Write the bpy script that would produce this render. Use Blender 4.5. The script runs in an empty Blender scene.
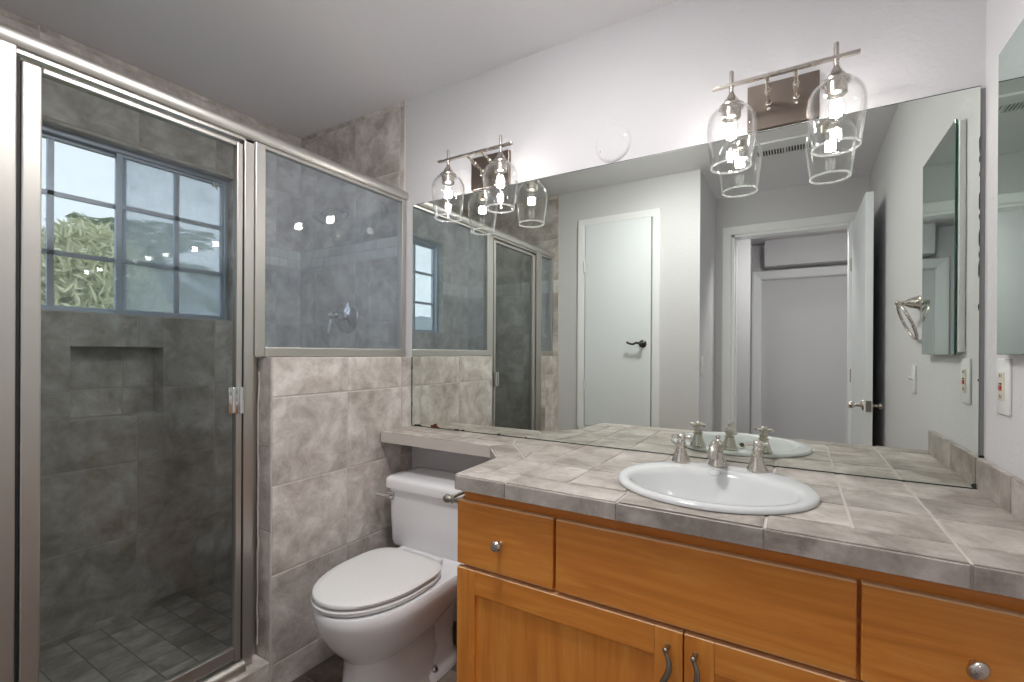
import bpy, bmesh, math, random
from mathutils import Vector, Matrix
random.seed(7)
SC = bpy.context.scene
COL = SC.collection
PI = math.pi

# ------------------------------------------------------------------ camera, world, light, exposure
YAW, PIT, ROL, FPX = 0.5432, -0.001, 0.0055, 471.37
cam = bpy.data.cameras.new('camera')
cam.sensor_width = 36.0
cam.lens = FPX / 1024 * 36.0
cam.shift_y = 12.46 / 1024
cam.clip_start = 0.02
cam_o = bpy.data.objects.new('camera', cam)
COL.objects.link(cam_o)
_r = Vector((math.cos(YAW), math.sin(YAW), 0)); _f = Vector((-math.sin(YAW), math.cos(YAW), 0)); _u = Vector((0, 0, 1))
_f2 = _f * math.cos(PIT) + _u * math.sin(PIT); _u2 = _u * math.cos(PIT) - _f * math.sin(PIT)
_r2 = _r * math.cos(ROL) + _u2 * math.sin(ROL); _u3 = _u2 * math.cos(ROL) - _r * math.sin(ROL)
m = Matrix((_r2, _u3, -_f2)).transposed().to_4x4()
m.translation = Vector((0, -1.66, 1.19))
cam_o.matrix_world = m
SC.camera = cam_o

SKY = (0.88, 0.91, 1.0)
SKY_STRENGTH = 2.1
BULB_W = 1.25          # radiant watts of each bulb
HALL_FILL_W = 25.0  # unseen fill lamp added in the hall
CEILING_FILL_W = 23.0  # unseen fill lamp added on the bathroom ceiling
SC.view_settings.view_transform = 'Standard'
SC.view_settings.look = 'None'
SC.view_settings.exposure = 0.0
SC.view_settings.gamma = 1.0
SC.view_settings.use_curve_mapping = False
w = bpy.data.worlds.new('sky'); SC.world = w
w.use_nodes = True
bgn = w.node_tree.nodes['Background']
bgn.inputs[0].default_value = (*SKY, 1); bgn.inputs[1].default_value = SKY_STRENGTH
cy = SC.cycles
cy.max_bounces = 14; cy.diffuse_bounces = 6; cy.glossy_bounces = 8; cy.transmission_bounces = 10
cy.transparent_max_bounces = 40
cy.sample_clamp_indirect = 6.0
cy.use_denoising = True
cy.caustics_refractive = False

# ------------------------------------------------------------------ materials
def newmat(name):
    mt = bpy.data.materials.new(name); mt.use_nodes = True
    nt = mt.node_tree
    for n in list(nt.nodes): nt.nodes.remove(n)
    out = nt.nodes.new('ShaderNodeOutputMaterial')
    return mt, nt, out
def N(nt, kind, **k):
    n = nt.nodes.new('ShaderNode' + kind)
    for a, b in k.items(): setattr(n, a, b)
    return n
def coords(nt, scale=(1, 1, 1), rot=(0, 0, 0)):
    tc = N(nt, 'TexCoord'); mp = N(nt, 'Mapping')
    mp.inputs['Scale'].default_value = scale; mp.inputs['Rotation'].default_value = rot
    nt.links.new(tc.outputs['Object'], mp.inputs[0]); return mp.outputs[0]
def noise(nt, vec, scale, detail=4, rough=0.55, dist=0.0):
    n = N(nt, 'TexNoise'); n.inputs['Scale'].default_value = scale; n.inputs['Detail'].default_value = detail
    n.inputs['Roughness'].default_value = rough; n.inputs['Distortion'].default_value = dist
    nt.links.new(vec, n.inputs['Vector']); return n.outputs['Fac']
def ramp(nt, fac, stops):
    r = N(nt, 'ValToRGB'); e = r.color_ramp.elements
    while len(e) < len(stops): e.new(0.5)
    for el, (p, c) in zip(e, stops): el.position = p; el.color = (*c, 1) if len(c) == 3 else c
    nt.links.new(fac, r.inputs[0]); return r.outputs[0]
def mixc(nt, fac, a, b, mode='MIX'):
    n = N(nt, 'Mix', data_type='RGBA', blend_type=mode)
    for s, v in ((n.inputs[0], fac), (n.inputs[6], a), (n.inputs[7], b)):
        if hasattr(v, 'links') or hasattr(v, 'is_linked'): nt.links.new(v, s)
        elif isinstance(v, (int, float)): s.default_value = v
        else: s.default_value = (*v, 1)
    return n.outputs[2]
def math_(nt, op, a, b=None):
    n = N(nt, 'Math', operation=op)
    for s, v in zip(n.inputs, (a, b)):
        if v is None: continue
        if isinstance(v, (int, float)): s.default_value = v
        else: nt.links.new(v, s)
    return n.outputs[0]
def bump(nt, height, strength=0.2, dist=0.01):
    b = N(nt, 'Bump'); b.inputs['Strength'].default_value = strength; b.inputs['Distance'].default_value = dist
    nt.links.new(height, b.inputs['Height']); return b.outputs[0]
def pbr(name, color, rough=0.5, metal=0.0, spec=0.5, coat=0.0):
    mt, nt, out = newmat(name)
    p = N(nt, 'BsdfPrincipled')
    p.inputs['Base Color'].default_value = (*color, 1); p.inputs['Roughness'].default_value = rough
    p.inputs['Metallic'].default_value = metal; p.inputs['Specular IOR Level'].default_value = spec
    p.inputs['Coat Weight'].default_value = coat; p.inputs['Coat Roughness'].default_value = 0.05
    nt.links.new(p.outputs[0], out.inputs[0])
    return mt, nt, p

def m_paint(name, color, rough=0.6, bs=0.35, scale=70):
    mt, nt, p = pbr(name, color, rough, spec=0.3)
    v = coords(nt)
    big = noise(nt, v, 1.6, 3)
    c = mixc(nt, big, tuple(x * 0.97 for x in color), tuple(min(1, x * 1.02) for x in color))
    nt.links.new(c, p.inputs['Base Color'])
    a = noise(nt, v, scale, 3, 0.5, 0.6)
    nt.links.new(bump(nt, a, bs, 0.004), p.inputs['Normal'])
    return mt
def m_tile(name, dark, mid, light, rough=0.38, scale=5.0, bstr=0.12):
    mt, nt, p = pbr(name, mid, rough)
    v = coords(nt)
    at = N(nt, 'Attribute', attribute_name='tile'); 
    off = N(nt, 'VectorMath', operation='ADD'); sc = N(nt, 'VectorMath', operation='SCALE')
    nt.links.new(at.outputs['Color'], sc.inputs[0]); sc.inputs['Scale'].default_value = 37.0
    nt.links.new(v, off.inputs[0]); nt.links.new(sc.outputs[0], off.inputs[1])
    a = noise(nt, off.outputs[0], scale, 9, 0.68, 0.35)
    c = ramp(nt, a, [(0.36, dark), (0.5, mid), (0.64, light)])
    b = noise(nt, off.outputs[0], scale * 6, 5, 0.65)
    c2 = mixc(nt, math_(nt, 'MULTIPLY', math_(nt, 'GREATER_THAN', b, 0.60), 0.22), c, dark)
    sep = N(nt, 'SeparateColor'); nt.links.new(at.outputs['Color'], sep.inputs[0])
    tone = math_(nt, 'ADD', math_(nt, 'MULTIPLY', sep.outputs[0], 0.16), 0.92)
    c3 = mixc(nt, 1.0, c2, tone, 'MULTIPLY')
    nt.links.new(c3, p.inputs['Base Color'])
    r = math_(nt, 'ADD', math_(nt, 'MULTIPLY', b, 0.3), rough - 0.12)
    nt.links.new(r, p.inputs['Roughness'])
    nt.links.new(bump(nt, math_(nt, 'ADD', a, math_(nt, 'MULTIPLY', b, 0.25)), bstr, 0.01), p.inputs['Normal'])
    return mt
def m_wood(name, horiz):
    mt, nt, p = pbr(name, (0.4, 0.17, 0.05), 0.34, coat=0.15)
    rot = (0, 0, 0)
    s = (1.2, 9, 16) if horiz else (16, 9, 1.2)
    v = coords(nt, s)
    at = N(nt, 'ObjectInfo')
    g = noise(nt, v, 2.2, 6, 0.6, 0.8)
    v2 = coords(nt, (3, 20, 60) if horiz else (60, 20, 3))
    f = noise(nt, v2, 3.0, 4, 0.6)
    v3 = coords(nt, (2.2, 2, 3.0) if horiz else (3.0, 2, 2.2))
    cl = noise(nt, v3, 2.0, 3, 0.5, 0.5)
    c = ramp(nt, g, [(0.30, (0.60, 0.175, 0.018)), (0.5, (0.76, 0.25, 0.029)), (0.70, (0.86, 0.37, 0.065))])
    c = mixc(nt, math_(nt, 'MULTIPLY', f, 0.35), c, (0.44, 0.125, 0.014))
    c = mixc(nt, math_(nt, 'MULTIPLY', cl, 0.30), c, (0.84, 0.44, 0.12))
    nt.links.new(c, p.inputs['Base Color'])
    nt.links.new(bump(nt, f, 0.04, 0.004), p.inputs['Normal'])
    nt.links.new(math_(nt, 'ADD', math_(nt, 'MULTIPLY', g, 0.2), 0.24), p.inputs['Roughness'])
    return mt
def m_metal(name, color, rough, brush=0.0):
    mt, nt, p = pbr(name, color, rough, 1.0)
    v = coords(nt)
    a = noise(nt, v, 30, 3)
    nt.links.new(math_(nt, 'ADD', math_(nt, 'MULTIPLY', a, 0.14), rough - 0.07), p.inputs['Roughness'])
    return mt
def m_glass(name, tint=(0.97, 0.985, 0.975), haze=0.0, hazecol=(0.75, 0.8, 0.85), hscale=6, r0=0.04, smear=(1, 1, 1), pw=5.0):
    """thin clear pane: what lies behind shows straight through, mirror reflection grows at grazing angles, dried haze scatters"""
    mt, nt, out = newmat(name)
    tr = N(nt, 'BsdfTransparent'); tr.inputs[0].default_value = (*tint, 1)
    gl = N(nt, 'BsdfGlossy'); gl.inputs['Roughness'].default_value = 0.0
    gl.inputs['Color'].default_value = (1, 1, 1, 1)
    lw = N(nt, 'LayerWeight'); lw.inputs['Blend'].default_value = 0.5
    p5 = math_(nt, 'POWER', lw.outputs['Facing'], pw)
    fac = math_(nt, 'ADD', math_(nt, 'MULTIPLY', p5, 1 - r0), r0)
    mx = N(nt, 'MixShader'); nt.links.new(fac, mx.inputs[0]); nt.links.new(tr.outputs[0], mx.inputs[1]); nt.links.new(gl.outputs[0], mx.inputs[2])
    last = mx
    if haze > 0:
        df = N(nt, 'BsdfDiffuse'); df.inputs[0].default_value = (*hazecol, 1)
        tl = N(nt, 'BsdfTranslucent'); tl.inputs[0].default_value = (*hazecol, 1)
        mh = N(nt, 'MixShader'); mh.inputs[0].default_value = 0.5
        nt.links.new(df.outputs[0], mh.inputs[1]); nt.links.new(tl.outputs[0], mh.inputs[2])
        v = coords(nt, smear)
        a = noise(nt, v, hscale, 6, 0.65, 0.4)
        b = noise(nt, coords(nt), 140, 2, 0.5)
        sp = math_(nt, 'MULTIPLY', math_(nt, 'GREATER_THAN', b, 0.66), 0.5)
        fh = math_(nt, 'MULTIPLY', math_(nt, 'ADD', math_(nt, 'MULTIPLY', a, 1.3), math_(nt, 'ADD', sp, 0.35)), haze)
        m2 = N(nt, 'MixShader'); nt.links.new(fh, m2.inputs[0]); nt.links.new(mx.outputs[0], m2.inputs[1]); nt.links.new(mh.outputs[0], m2.inputs[2])
        last = m2
    nt.links.new(last.outputs[0], out.inputs[0])
    return mt
def m_emit(name, color, strength):
    mt, nt, out = newmat(name)
    e = N(nt, 'Emission'); e.inputs[0].default_value = (*color, 1); e.inputs[1].default_value = strength
    nt.links.new(e.outputs[0], out.inputs[0]); return mt
def m_mirror(name, tint):
    mt, nt, out = newmat(name)
    g = N(nt, 'BsdfGlossy'); g.inputs['Color'].default_value = (*tint, 1); g.inputs['Roughness'].default_value = 0.0
    nt.links.new(g.outputs[0], out.inputs[0]); return mt

WALL = m_paint('white_wall_paint', (0.65, 0.645, 0.66))
CEIL = m_paint('ceiling_paint', (0.84, 0.83, 0.85), 0.7, 0.4, 55)
TRIMP = m_paint('semi_gloss_trim_paint', (0.85, 0.86, 0.87), 0.35, 0.03, 20)
DOORP = m_paint('door_paint', (0.80, 0.83, 0.86), 0.35, 0.03, 20)
TILE = m_tile('taupe_ceramic_tile', (0.38, 0.335, 0.303), (0.56, 0.512, 0.478), (0.75, 0.71, 0.675), scale=8.0)
TILE_TOP = m_tile('taupe_counter_tile', (0.27, 0.232, 0.205), (0.425, 0.382, 0.347), (0.58, 0.535, 0.50), 0.36, 7.5, 0.25)
TILE_FLOOR = m_tile('brown_floor_tile', (0.09, 0.068, 0.052), (0.15, 0.12, 0.095), (0.22, 0.185, 0.155), 0.4)
MOSAIC = m_tile('pale_mosaic_tile', (0.60, 0.59, 0.57), (0.70, 0.69, 0.67), (0.78, 0.77, 0.75), 0.3)
GROUT = m_paint('sand_grout', (0.60, 0.555, 0.515), 0.85, 0.1, 120)
GROUT_D = m_paint('dark_grout', (0.20, 0.175, 0.15), 0.85, 0.1, 120)
WOOD_H = m_wood('honey_maple_horizontal', True)
WOOD_V = m_wood('honey_maple_vertical', False)
EDGEWOOD = pbr('pale_maple_edge', (0.78, 0.50, 0.27), 0.4)[0]
DARKWOOD = pbr('dark_toe_kick_wood', (0.10, 0.035, 0.01), 0.6)[0]  # dark wood colour of the toe kick
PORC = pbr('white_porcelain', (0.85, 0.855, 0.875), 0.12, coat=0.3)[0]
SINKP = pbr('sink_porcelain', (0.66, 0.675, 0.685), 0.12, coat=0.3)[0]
PLASTIC = pbr('white_plastic', (0.78, 0.78, 0.78), 0.3)[0]
NICKEL = m_metal('brushed_nickel', (0.62, 0.58, 0.53), 0.26)
NICKEL_D = m_metal('antique_pewter', (0.34, 0.31, 0.27), 0.36)
BRONZE = m_metal('brushed_bronze_nickel', (0.25, 0.21, 0.18), 0.34)
CHROME = m_metal('polished_chrome', (0.75, 0.75, 0.75), 0.12)
ALU = m_metal('satin_aluminium', (0.56, 0.545, 0.515), 0.42)
BLACK = pbr('black_rubber', (0.015, 0.015, 0.015), 0.6)[0]
DARKMETAL = m_metal('dark_pewter', (0.10, 0.095, 0.09), 0.35)
RED = pbr('red_button', (0.45, 0.03, 0.02), 0.4)[0]
SLOT = pbr('dark_slot', (0.03, 0.03, 0.03), 0.7)[0]
CREAM = pbr('cream_plastic', (0.68, 0.64, 0.54), 0.4)[0]
RUST = pbr('rust_brown', (0.16, 0.035, 0.02), 0.9)[0]
SHADE = m_glass('clear_lamp_glass', (0.985, 0.985, 0.985), 0, r0=0.022, pw=2.8)
RIMGL = m_glass('fire_polished_glass_rim', (0.93, 0.93, 0.93), 0.25, (0.9, 0.9, 0.9), 5, r0=0.2, pw=2.0)
BULBGL = m_glass('clear_bulb_glass', (0.99, 0.99, 0.99), 0, r0=0.012)
DOORGL = m_glass('shower_door_glass', (0.78, 0.805, 0.795), 0.014, (0.62, 0.72, 0.80), 5, r0=0.022)
FIXGL = m_glass('hazy_shower_panel_glass', (0.91, 0.935, 0.95), 0.12, (0.60, 0.71, 0.82), 3, smear=(1, 2.0, 0.3))
WINGL = m_glass('clear_window_glass', (0.93, 0.96, 0.97), 0.07, (0.8, 0.84, 0.9))
WINHAZE = m_glass('spattered_window_glass', (0.90, 0.94, 0.97), 0.42, (0.78, 0.86, 0.95), 5)
MIRROR = m_mirror('silvered_mirror', (0.79, 0.83, 0.78))
MIRROR2 = m_mirror('green_edge_mirror', (0.74, 0.84, 0.79))
MIREDGE = pbr('mirror_edge', (0.03, 0.045, 0.04), 0.25)[0]
TEAL = pbr('bevelled_glass_edge', (0.01, 0.09, 0.075), 0.08)[0]
WINFR = m_metal('window_frame_aluminium', (0.50, 0.55, 0.64), 0.5)
LEAF = pbr('palm_leaf', (0.24, 0.31, 0.15), 0.55)[0]
LEAF2 = pbr('shrub_leaf', (0.70, 0.71, 0.46), 0.55)[0]
TRUNK = pbr('palm_trunk', (0.16, 0.12, 0.09), 0.9)[0]
GRASS = m_paint('garden_ground', (0.18, 0.20, 0.10), 0.95)

# ------------------------------------------------------------------ mesh helpers
def wloc(o):
    v = Vector((0, 0, 0))
    while o: v += Vector(o.location); o = o.parent
    return v
def obj(name, bm, mats, parent=None, smooth=False, angle=40):
    """links the bmesh (built in world metres) as ONE mesh object, re-based on its parent"""
    if not isinstance(mats, (list, tuple)): mats = [mats]
    me = bpy.data.meshes.new(name)
    bmesh.ops.remove_doubles(bm, verts=bm.verts[:], dist=1e-6) if smooth else None
    bmesh.ops.recalc_face_normals(bm, faces=bm.faces[:])
    bm.to_mesh(me); bm.free()
    for m_ in mats: me.materials.append(m_)
    if smooth:
        me.polygons.foreach_set('use_smooth', [True] * len(me.polygons))
        me.set_sharp_from_angle(angle=math.radians(angle))
    o = bpy.data.objects.new(name, me); COL.objects.link(o)
    if parent:
        me.transform(Matrix.Translation(-wloc(parent))); o.parent = parent
    return o
def rebase(o, loc):
    o.data.transform(Matrix.Translation(-Vector(loc))); o.location = loc; return o
def tag(o, label, cat, group=None):
    o['label'] = label; o['category'] = cat
    if group: o['group'] = group
    return o
def thing(name, label, cat, loc, group=None):
    o = bpy.data.objects.new(name, None); o.empty_display_size = 0.05
    COL.objects.link(o); o.location = loc
    return tag(o, label, cat, group)
def struct(o): o['kind'] = 'structure'; return o
def copy_tree(o, parent=None):
    c = o.copy(); COL.objects.link(c)
    if parent: c.parent = parent
    for ch in list(o.children): copy_tree(ch, c)
    return c
def B(): return bmesh.new()
def box(bm, x0, x1, y0, y1, z0, z1, mi=0, bev=0.0, seg=2, rand=None):
    vs = [bm.verts.new((x, y, z)) for x in (x0, x1) for y in (y0, y1) for z in (z0, z1)]
    F = [(0, 1, 3, 2), (4, 6, 7, 5), (0, 4, 5, 1), (2, 3, 7, 6), (0, 2, 6, 4), (1, 5, 7, 3)]
    fs = [bm.faces.new([vs[i] for i in f]) for f in F]
    for f in fs: f.material_index = mi
    if bev > 0:
        es = list({e for f in fs for e in f.edges})
        r = bmesh.ops.bevel(bm, geom=es, offset=bev, segments=seg, affect='EDGES', profile=0.5)
        for f in r['faces']: f.material_index = mi
    return fs
def dbox(bm, x0, x1, d0, d1, z0, z1, mi=0, bev=0.0, seg=2):
    """box given by distance d in front of the mirror wall"""
    return box(bm, x0, x1, -d1, -d0, z0, z1, mi, bev, seg)
def lathe(bm, prof, loc=(0, 0, 0), mat=None, seg=32, mi=0, closed=False):
    M = Matrix.Translation(loc) @ (mat.to_4x4() if mat else Matrix())
    rings = []
    for r, z in prof:
        if r < 1e-6: rings.append([bm.verts.new(M @ Vector((0, 0, z)))])
        else: rings.append([bm.verts.new(M @ Vector((r * math.cos(2 * PI * k / seg), r * math.sin(2 * PI * k / seg), z))) for k in range(seg)])
    pairs = list(zip(rings, rings[1:])) + ([(rings[-1], rings[0])] if closed else [])
    for a, b in pairs:
        for k in range(seg):
            k2 = (k + 1) % seg
            if len(a) == 1 and len(b) == 1: continue
            if len(a) == 1: f = bm.faces.new((a[0], b[k2], b[k]))
            elif len(b) == 1: f = bm.faces.new((a[k], a[k2], b[0]))
            else: f = bm.faces.new((a[k], a[k2], b[k2], b[k]))
            f.material_index = mi
    if not closed:
        for R in (rings[0], rings[-1]):
            if len(R) > 1:
                f = bm.faces.new(R); f.material_index = mi
def along(v):
    """rotation taking +z to direction v"""
    return Vector((0, 0, 1)).rotation_difference(Vector(v).normalized()).to_matrix()
def tube(bm, pts, rad, seg=12, mi=0, cap=True, closed=False, flat=1.0):
    pts = [Vector(p) for p in pts]; n = len(pts)
    rr = rad if isinstance(rad, (list, tuple)) else [rad] * n
    rings = []; up = None
    for i, p in enumerate(pts):
        if closed: t = pts[(i + 1) % n] - pts[i - 1]
        else: t = pts[min(i + 1, n - 1)] - pts[max(i - 1, 0)]
        t.normalize()
        if up is None:
            up = Vector((0, 0, 1)) if abs(t.z) < 0.9 else Vector((0, 1, 0))
        s = t.cross(up).normalized(); up = s.cross(t).normalized()
        rings.append([bm.verts.new(p + (s * math.cos(2 * PI * k / seg) + up * math.sin(2 * PI * k / seg) * flat) * rr[i]) for k in range(seg)])
    pr = list(zip(rings, rings[1:])) + ([(rings[-1], rings[0])] if closed else [])
    for a, b in pr:
        for k in range(seg):
            f = bm.faces.new((a[k], a[(k + 1) % seg], b[(k + 1) % seg], b[k])); f.material_index = mi
    if cap and not closed:
        for R in (rings[0], rings[-1]):
            f = bm.faces.new(R); f.material_index = mi
def loft(bm, rings, mi=0, cap0=True, cap1=True):
    R = [[bm.verts.new(p) for p in r] for r in rings]; n = len(R[0])
    for a, b in zip(R, R[1:]):
        for k in range(n):
            f = bm.faces.new((a[k], a[(k + 1) % n], b[(k + 1) % n], b[k])); f.material_index = mi
    if cap0: bm.faces.new(R[0]).material_index = mi
    if cap1: bm.faces.new(R[-1]).material_index = mi
def prism(bm, poly, z0, z1, mi=0):
    a = [bm.verts.new((p[0], p[1], z0)) for p in poly]; b = [bm.verts.new((p[0], p[1], z1)) for p in poly]
    fs = [bm.faces.new(a), bm.faces.new(b)]
    n = len(poly)
    for k in range(n): fs.append(bm.faces.new((a[k], a[(k + 1) % n], b[(k + 1) % n], b[k])))
    for f in fs: f.material_index = mi
    return fs
def sphere(bm, c, r, mi=0, seg=16, sz=1.0):
    prof = [(r * math.sin(PI * k / 10), -r * sz * math.cos(PI * k / 10)) for k in range(11)]
    prof[0] = (0, prof[0][1]); prof[-1] = (0, prof[-1][1])
    lathe(bm, prof, c, None, seg, mi)

def tlayer(bm):
    return bm.loops.layers.float_color.get('tile') or bm.loops.layers.float_color.new('tile')
def paint_tile(bm, fs):
    L = tlayer(bm); c = (random.random(), random.random(), random.random(), 1)
    for f in fs:
        for l in f.loops: l[L] = c
def sub(rects, h):
    out = []
    for (a, b, c, d) in rects:
        ha, hb, hc, hd = h
        if hb <= a or ha >= b or hd <= c or hc >= d: out.append((a, b, c, d)); continue
        if ha > a: out.append((a, ha, c, d))
        if hb < b: out.append((hb, b, c, d))
        a2, b2 = max(a, ha), min(b, hb)
        if hc > c: out.append((a2, b2, c, hc))
        if hd < d: out.append((a2, b2, hd, d))
    return out
def tiles(bm, put, us, vs, holes=(), g=0.0055, t=0.002, mi=1, skip=None):
    """grid of tiles in a plane; put(u, v, h) -> world point, h metres above the grout"""
    tlayer(bm)
    for i, (u0, u1) in enumerate(zip(us, us[1:])):
        for j, (v0, v1) in enumerate(zip(vs, vs[1:])):
            if u1 - u0 < 0.008 or v1 - v0 < 0.008: continue
            rs = [(u0 + g / 2, u1 - g / 2, v0 + g / 2, v1 - g / 2)]
            for h in holes: rs = sub(rs, h)
            allf = []
            for (a, b, c, d) in rs:
                if b - a < 0.002 or d - c < 0.002: continue
                k = 0.0012
                lo = [bm.verts.new(put(*p, 0)) for p in ((a, c), (b, c), (b, d), (a, d))]
                md = [bm.verts.new(put(*p, t * 0.6)) for p in ((a, c), (b, c), (b, d), (a, d))]
                hi = [bm.verts.new(put(*p, t)) for p in ((a + k, c + k), (b - k, c + k), (b - k, d - k), (a + k, d - k))]
                allf.append(bm.faces.new(hi))
                for q in range(4):
                    q2 = (q + 1) % 4
                    allf.append(bm.faces.new((lo[q], lo[q2], md[q2], md[q])))
                    allf.append(bm.faces.new((md[q], md[q2], hi[q2], hi[q])))
            for f in allf: f.material_index = mi
            paint_tile(bm, allf)
def inset(poly, g):
    n = len(poly); A = sum(poly[i][0] * poly[(i + 1) % n][1] - poly[(i + 1) % n][0] * poly[i][1] for i in range(n))
    if A < 0: poly = poly[::-1]
    out = []
    for i in range(n):
        p0, p1, p2 = [Vector(poly[(i + k) % n]) for k in (-1, 0, 1)]
        d1 = (p1 - p0).normalized(); d2 = (p2 - p1).normalized()
        n1 = Vector((-d1.y, d1.x)); n2 = Vector((-d2.y, d2.x))
        b = n1 + n2; b = b / max(b.dot(n1), 0.2)
        out.append(tuple(p1 + b * g))
    return out
def polytile(bm, poly, put, g=0.005, t=0.003, mi=1):
    tlayer(bm)
    lo = [bm.verts.new(put(*p, 0)) for p in inset(poly, g / 2)]
    md = [bm.verts.new(put(*p, t * 0.5)) for p in inset(poly, g / 2)]
    hi = [bm.verts.new(put(*p, t)) for p in inset(poly, g / 2 + 0.0018)]
    fs = [bm.faces.new(hi)]
    n = len(poly)
    for k in range(n):
        k2 = (k + 1) % n
        fs.append(bm.faces.new((lo[k], lo[k2], md[k2], md[k]))); fs.append(bm.faces.new((md[k], md[k2], hi[k2], hi[k])))
    for f in fs: f.material_index = mi
    paint_tile(bm, fs)
def boolean_cut(o, bmc):
    me = bpy.data.meshes.new('cut'); bmesh.ops.recalc_face_normals(bmc, faces=bmc.faces[:]); bmc.to_mesh(me); bmc.free()
    c = bpy.data.objects.new('cut', me); COL.objects.link(c); c.location = o.location
    md = o.modifiers.new('b', 'BOOLEAN'); md.operation = 'DIFFERENCE'; md.solver = 'EXACT'; md.object = c
    bpy.context.view_layer.update()
    dg = bpy.context.evaluated_depsgraph_get()
    nm = bpy.data.meshes.new_from_object(o.evaluated_get(dg), depsgraph=dg)
    o.modifiers.clear(); old = o.data; o.data = nm; nm.name = o.name
    bpy.data.objects.remove(c); bpy.data.meshes.remove(me)

# ------------------------------------------------------------------ room dimensions (d = metres in front of the mirror wall)
XR, XS, XP, H = 0.411, -2.392, -1.548, 2.39
XG = -1.605                      # shower glass plane
DEND, DENTRY = 1.60, 2.28
ROWS = [0.0, 0.101, 0.413, 0.722, 1.031, 1.340, 1.652]
ROWS_UP = [1.748, 2.057, 2.366, 2.39]
MOS = [1.652, 1.700, 1.748]
def grid(a, b, first, step):
    out = [a]; x = first
    while x < b - 1e-6:
        if x > a + 0.01: out.append(x)
        x += step
    return out + [b]

# floor and ceiling
bm = B()
dbox(bm, -2.6, 1.7, -0.1, 4.7, -0.10, -0.003, 0)
tiles(bm, lambda u, v, h: (u, -v, -0.003 + h), grid(XP, XR, -1.22, 0.31), grid(0.0, DENTRY, 0.26, 0.31), mi=1, g=0.006)
tiles(bm, lambda u, v, h: (u, -v, -0.003 + h), grid(-0.54, XR, -0.3, 0.31), grid(DENTRY, 4.4, 2.6, 0.31), mi=1, g=0.006)
struct(obj('floor', bm, [GROUT_D, TILE_FLOOR]))
bm = B(); dbox(bm, -2.6, 1.7, -0.1, 4.7, H, H + 0.1)
struct(obj('ceiling', bm, CEIL))

# mirror wall with the tiled shower bay at its left
bm = B()
dbox(bm, -2.6, XR + 0.1, -0.12, 0.0, 0, H, 0)
dbox(bm, XS, -1.602, 0.0, 0.004, 0, H, 2)
us = grid(XS, -1.602, -2.252, 0.31)
put = lambda u, v, h: (u, -0.004 - h, v)
tiles(bm, put, us, ROWS, mi=1); tiles(bm, put, us, ROWS_UP, mi=1)
tiles(bm, put, grid(XS, -1.602, -2.35, 0.052), MOS, mi=3, g=0.004)
struct(obj('wall_back', bm, [WALL, TILE, GROUT, MOSAIC]))

# window wall of the shower: opening and niche
WD0, WD1, WZ0, WZ1 = 0.372, 1.262, 1.340, 2.045
ND0, ND1, NZ0, NZ1 = 0.672, 0.986, 0.916, 1.207
bm = B()
for (a, b, c, d) in sub(sub([(-0.1, 1.75, 0, H)], (WD0, WD1, WZ0, WZ1)), (ND0, ND1, NZ0, NZ1)):
    dbox(bm, XS - 0.12, XS - 0.004, a, b, c, d, 2)
dbox(bm, XS - 0.12, XS - 0.095, ND0, ND1, NZ0, NZ1, 2)
us = grid(0.0, DEND, 0.149, 0.309)
put = lambda u, v, h: (XS - 0.004 + h, -u, v)
holes = [(WD0, WD1, WZ0, WZ1), (ND0, ND1, NZ0, NZ1)]
tiles(bm, put, us, ROWS, holes, mi=1)
tiles(bm, put, us, ROWS_UP, holes, mi=1)
tiles(bm, put, grid(0.0, DEND, 0.03, 0.052), MOS, holes, mi=3, g=0.004)
# niche back and returns
tiles(bm, lambda u, v, h: (XS - 0.095 + h, -u, v), [ND0, 0.79, ND1], [NZ0, 1.031, NZ1], mi=1)
for (a, s) in ((ND0, 1), (ND1, -1)):
    tiles(bm, lambda u, v, h, a=a, s=s: (XS - u, -(a + s * h), v), [0.006, 0.092], [NZ0, 1.031, NZ1], mi=1, t=0.003)
tiles(bm, lambda u, v, h: (XS - v, -u, NZ0 + h), [ND0, 0.79, ND1], [0.006, 0.092], mi=1)
tiles(bm, lambda u, v, h: (XS - v, -u, NZ1 - h), [ND0, 0.79, ND1], [0.006, 0.092], mi=1)
# tiled returns of the window opening
for (a, s) in ((WD0, 1), (WD1, -1)):
    tiles(bm, lambda u, v, h, a=a, s=s: (XS - u, -(a + s * h), v), [0.004, 0.055], [WZ0, 1.652, 1.85, WZ1], mi=1)
tiles(bm, lambda u, v, h: (XS - v, -u, WZ0 + h), grid(WD0, WD1, 0.458, 0.309), [0.004, 0.055], mi=1)
tiles(bm, lambda u, v, h: (XS - v, -u, WZ1 - h), grid(WD0, WD1, 0.458, 0.309), [0.004, 0.055], mi=1)
struct(obj('wall_left', bm, [WALL, TILE, GROUT, MOSAIC]))

# far wall: tiled shower end, then the painted linen closet front
bm = B()
CX0, CX1, CZ0, CZ1 = -1.334, -0.847, 0.66, 2.128
for (a, b, c, d) in sub([(XS - 0.1, -0.54, 0, H)], (CX0, CX1, CZ0, CZ1)):
    dbox(bm, a, b, DEND, DEND + 0.10, c, d, 0)
dbox(bm, XS, XP, DEND - 0.004, DEND, 0, H, 2)
us = grid(XS, XP, -2.16, 0.31)
put = lambda u, v, h: (u, -(DEND - 0.004 - h), v)
tiles(bm, put, us, ROWS, mi=1); tiles(bm, put, us, ROWS_UP, mi=1)
tiles(bm, put, grid(XS, XP, -2.35, 0.052), MOS, mi=3, g=0.004)
dbox(bm, CX0 - 0.02, CX1 + 0.02, 1.98, 2.0, CZ0 - 0.02, CZ1 + 0.02, 0)
struct(obj('wall_front', bm, [WALL, TILE, GROUT, MOSAIC]))
bm = B(); dbox(bm, -0.64, -0.54, DEND + 0.10, DENTRY, 0, H)
struct(obj('wall_closet', bm, WALL))
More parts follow.
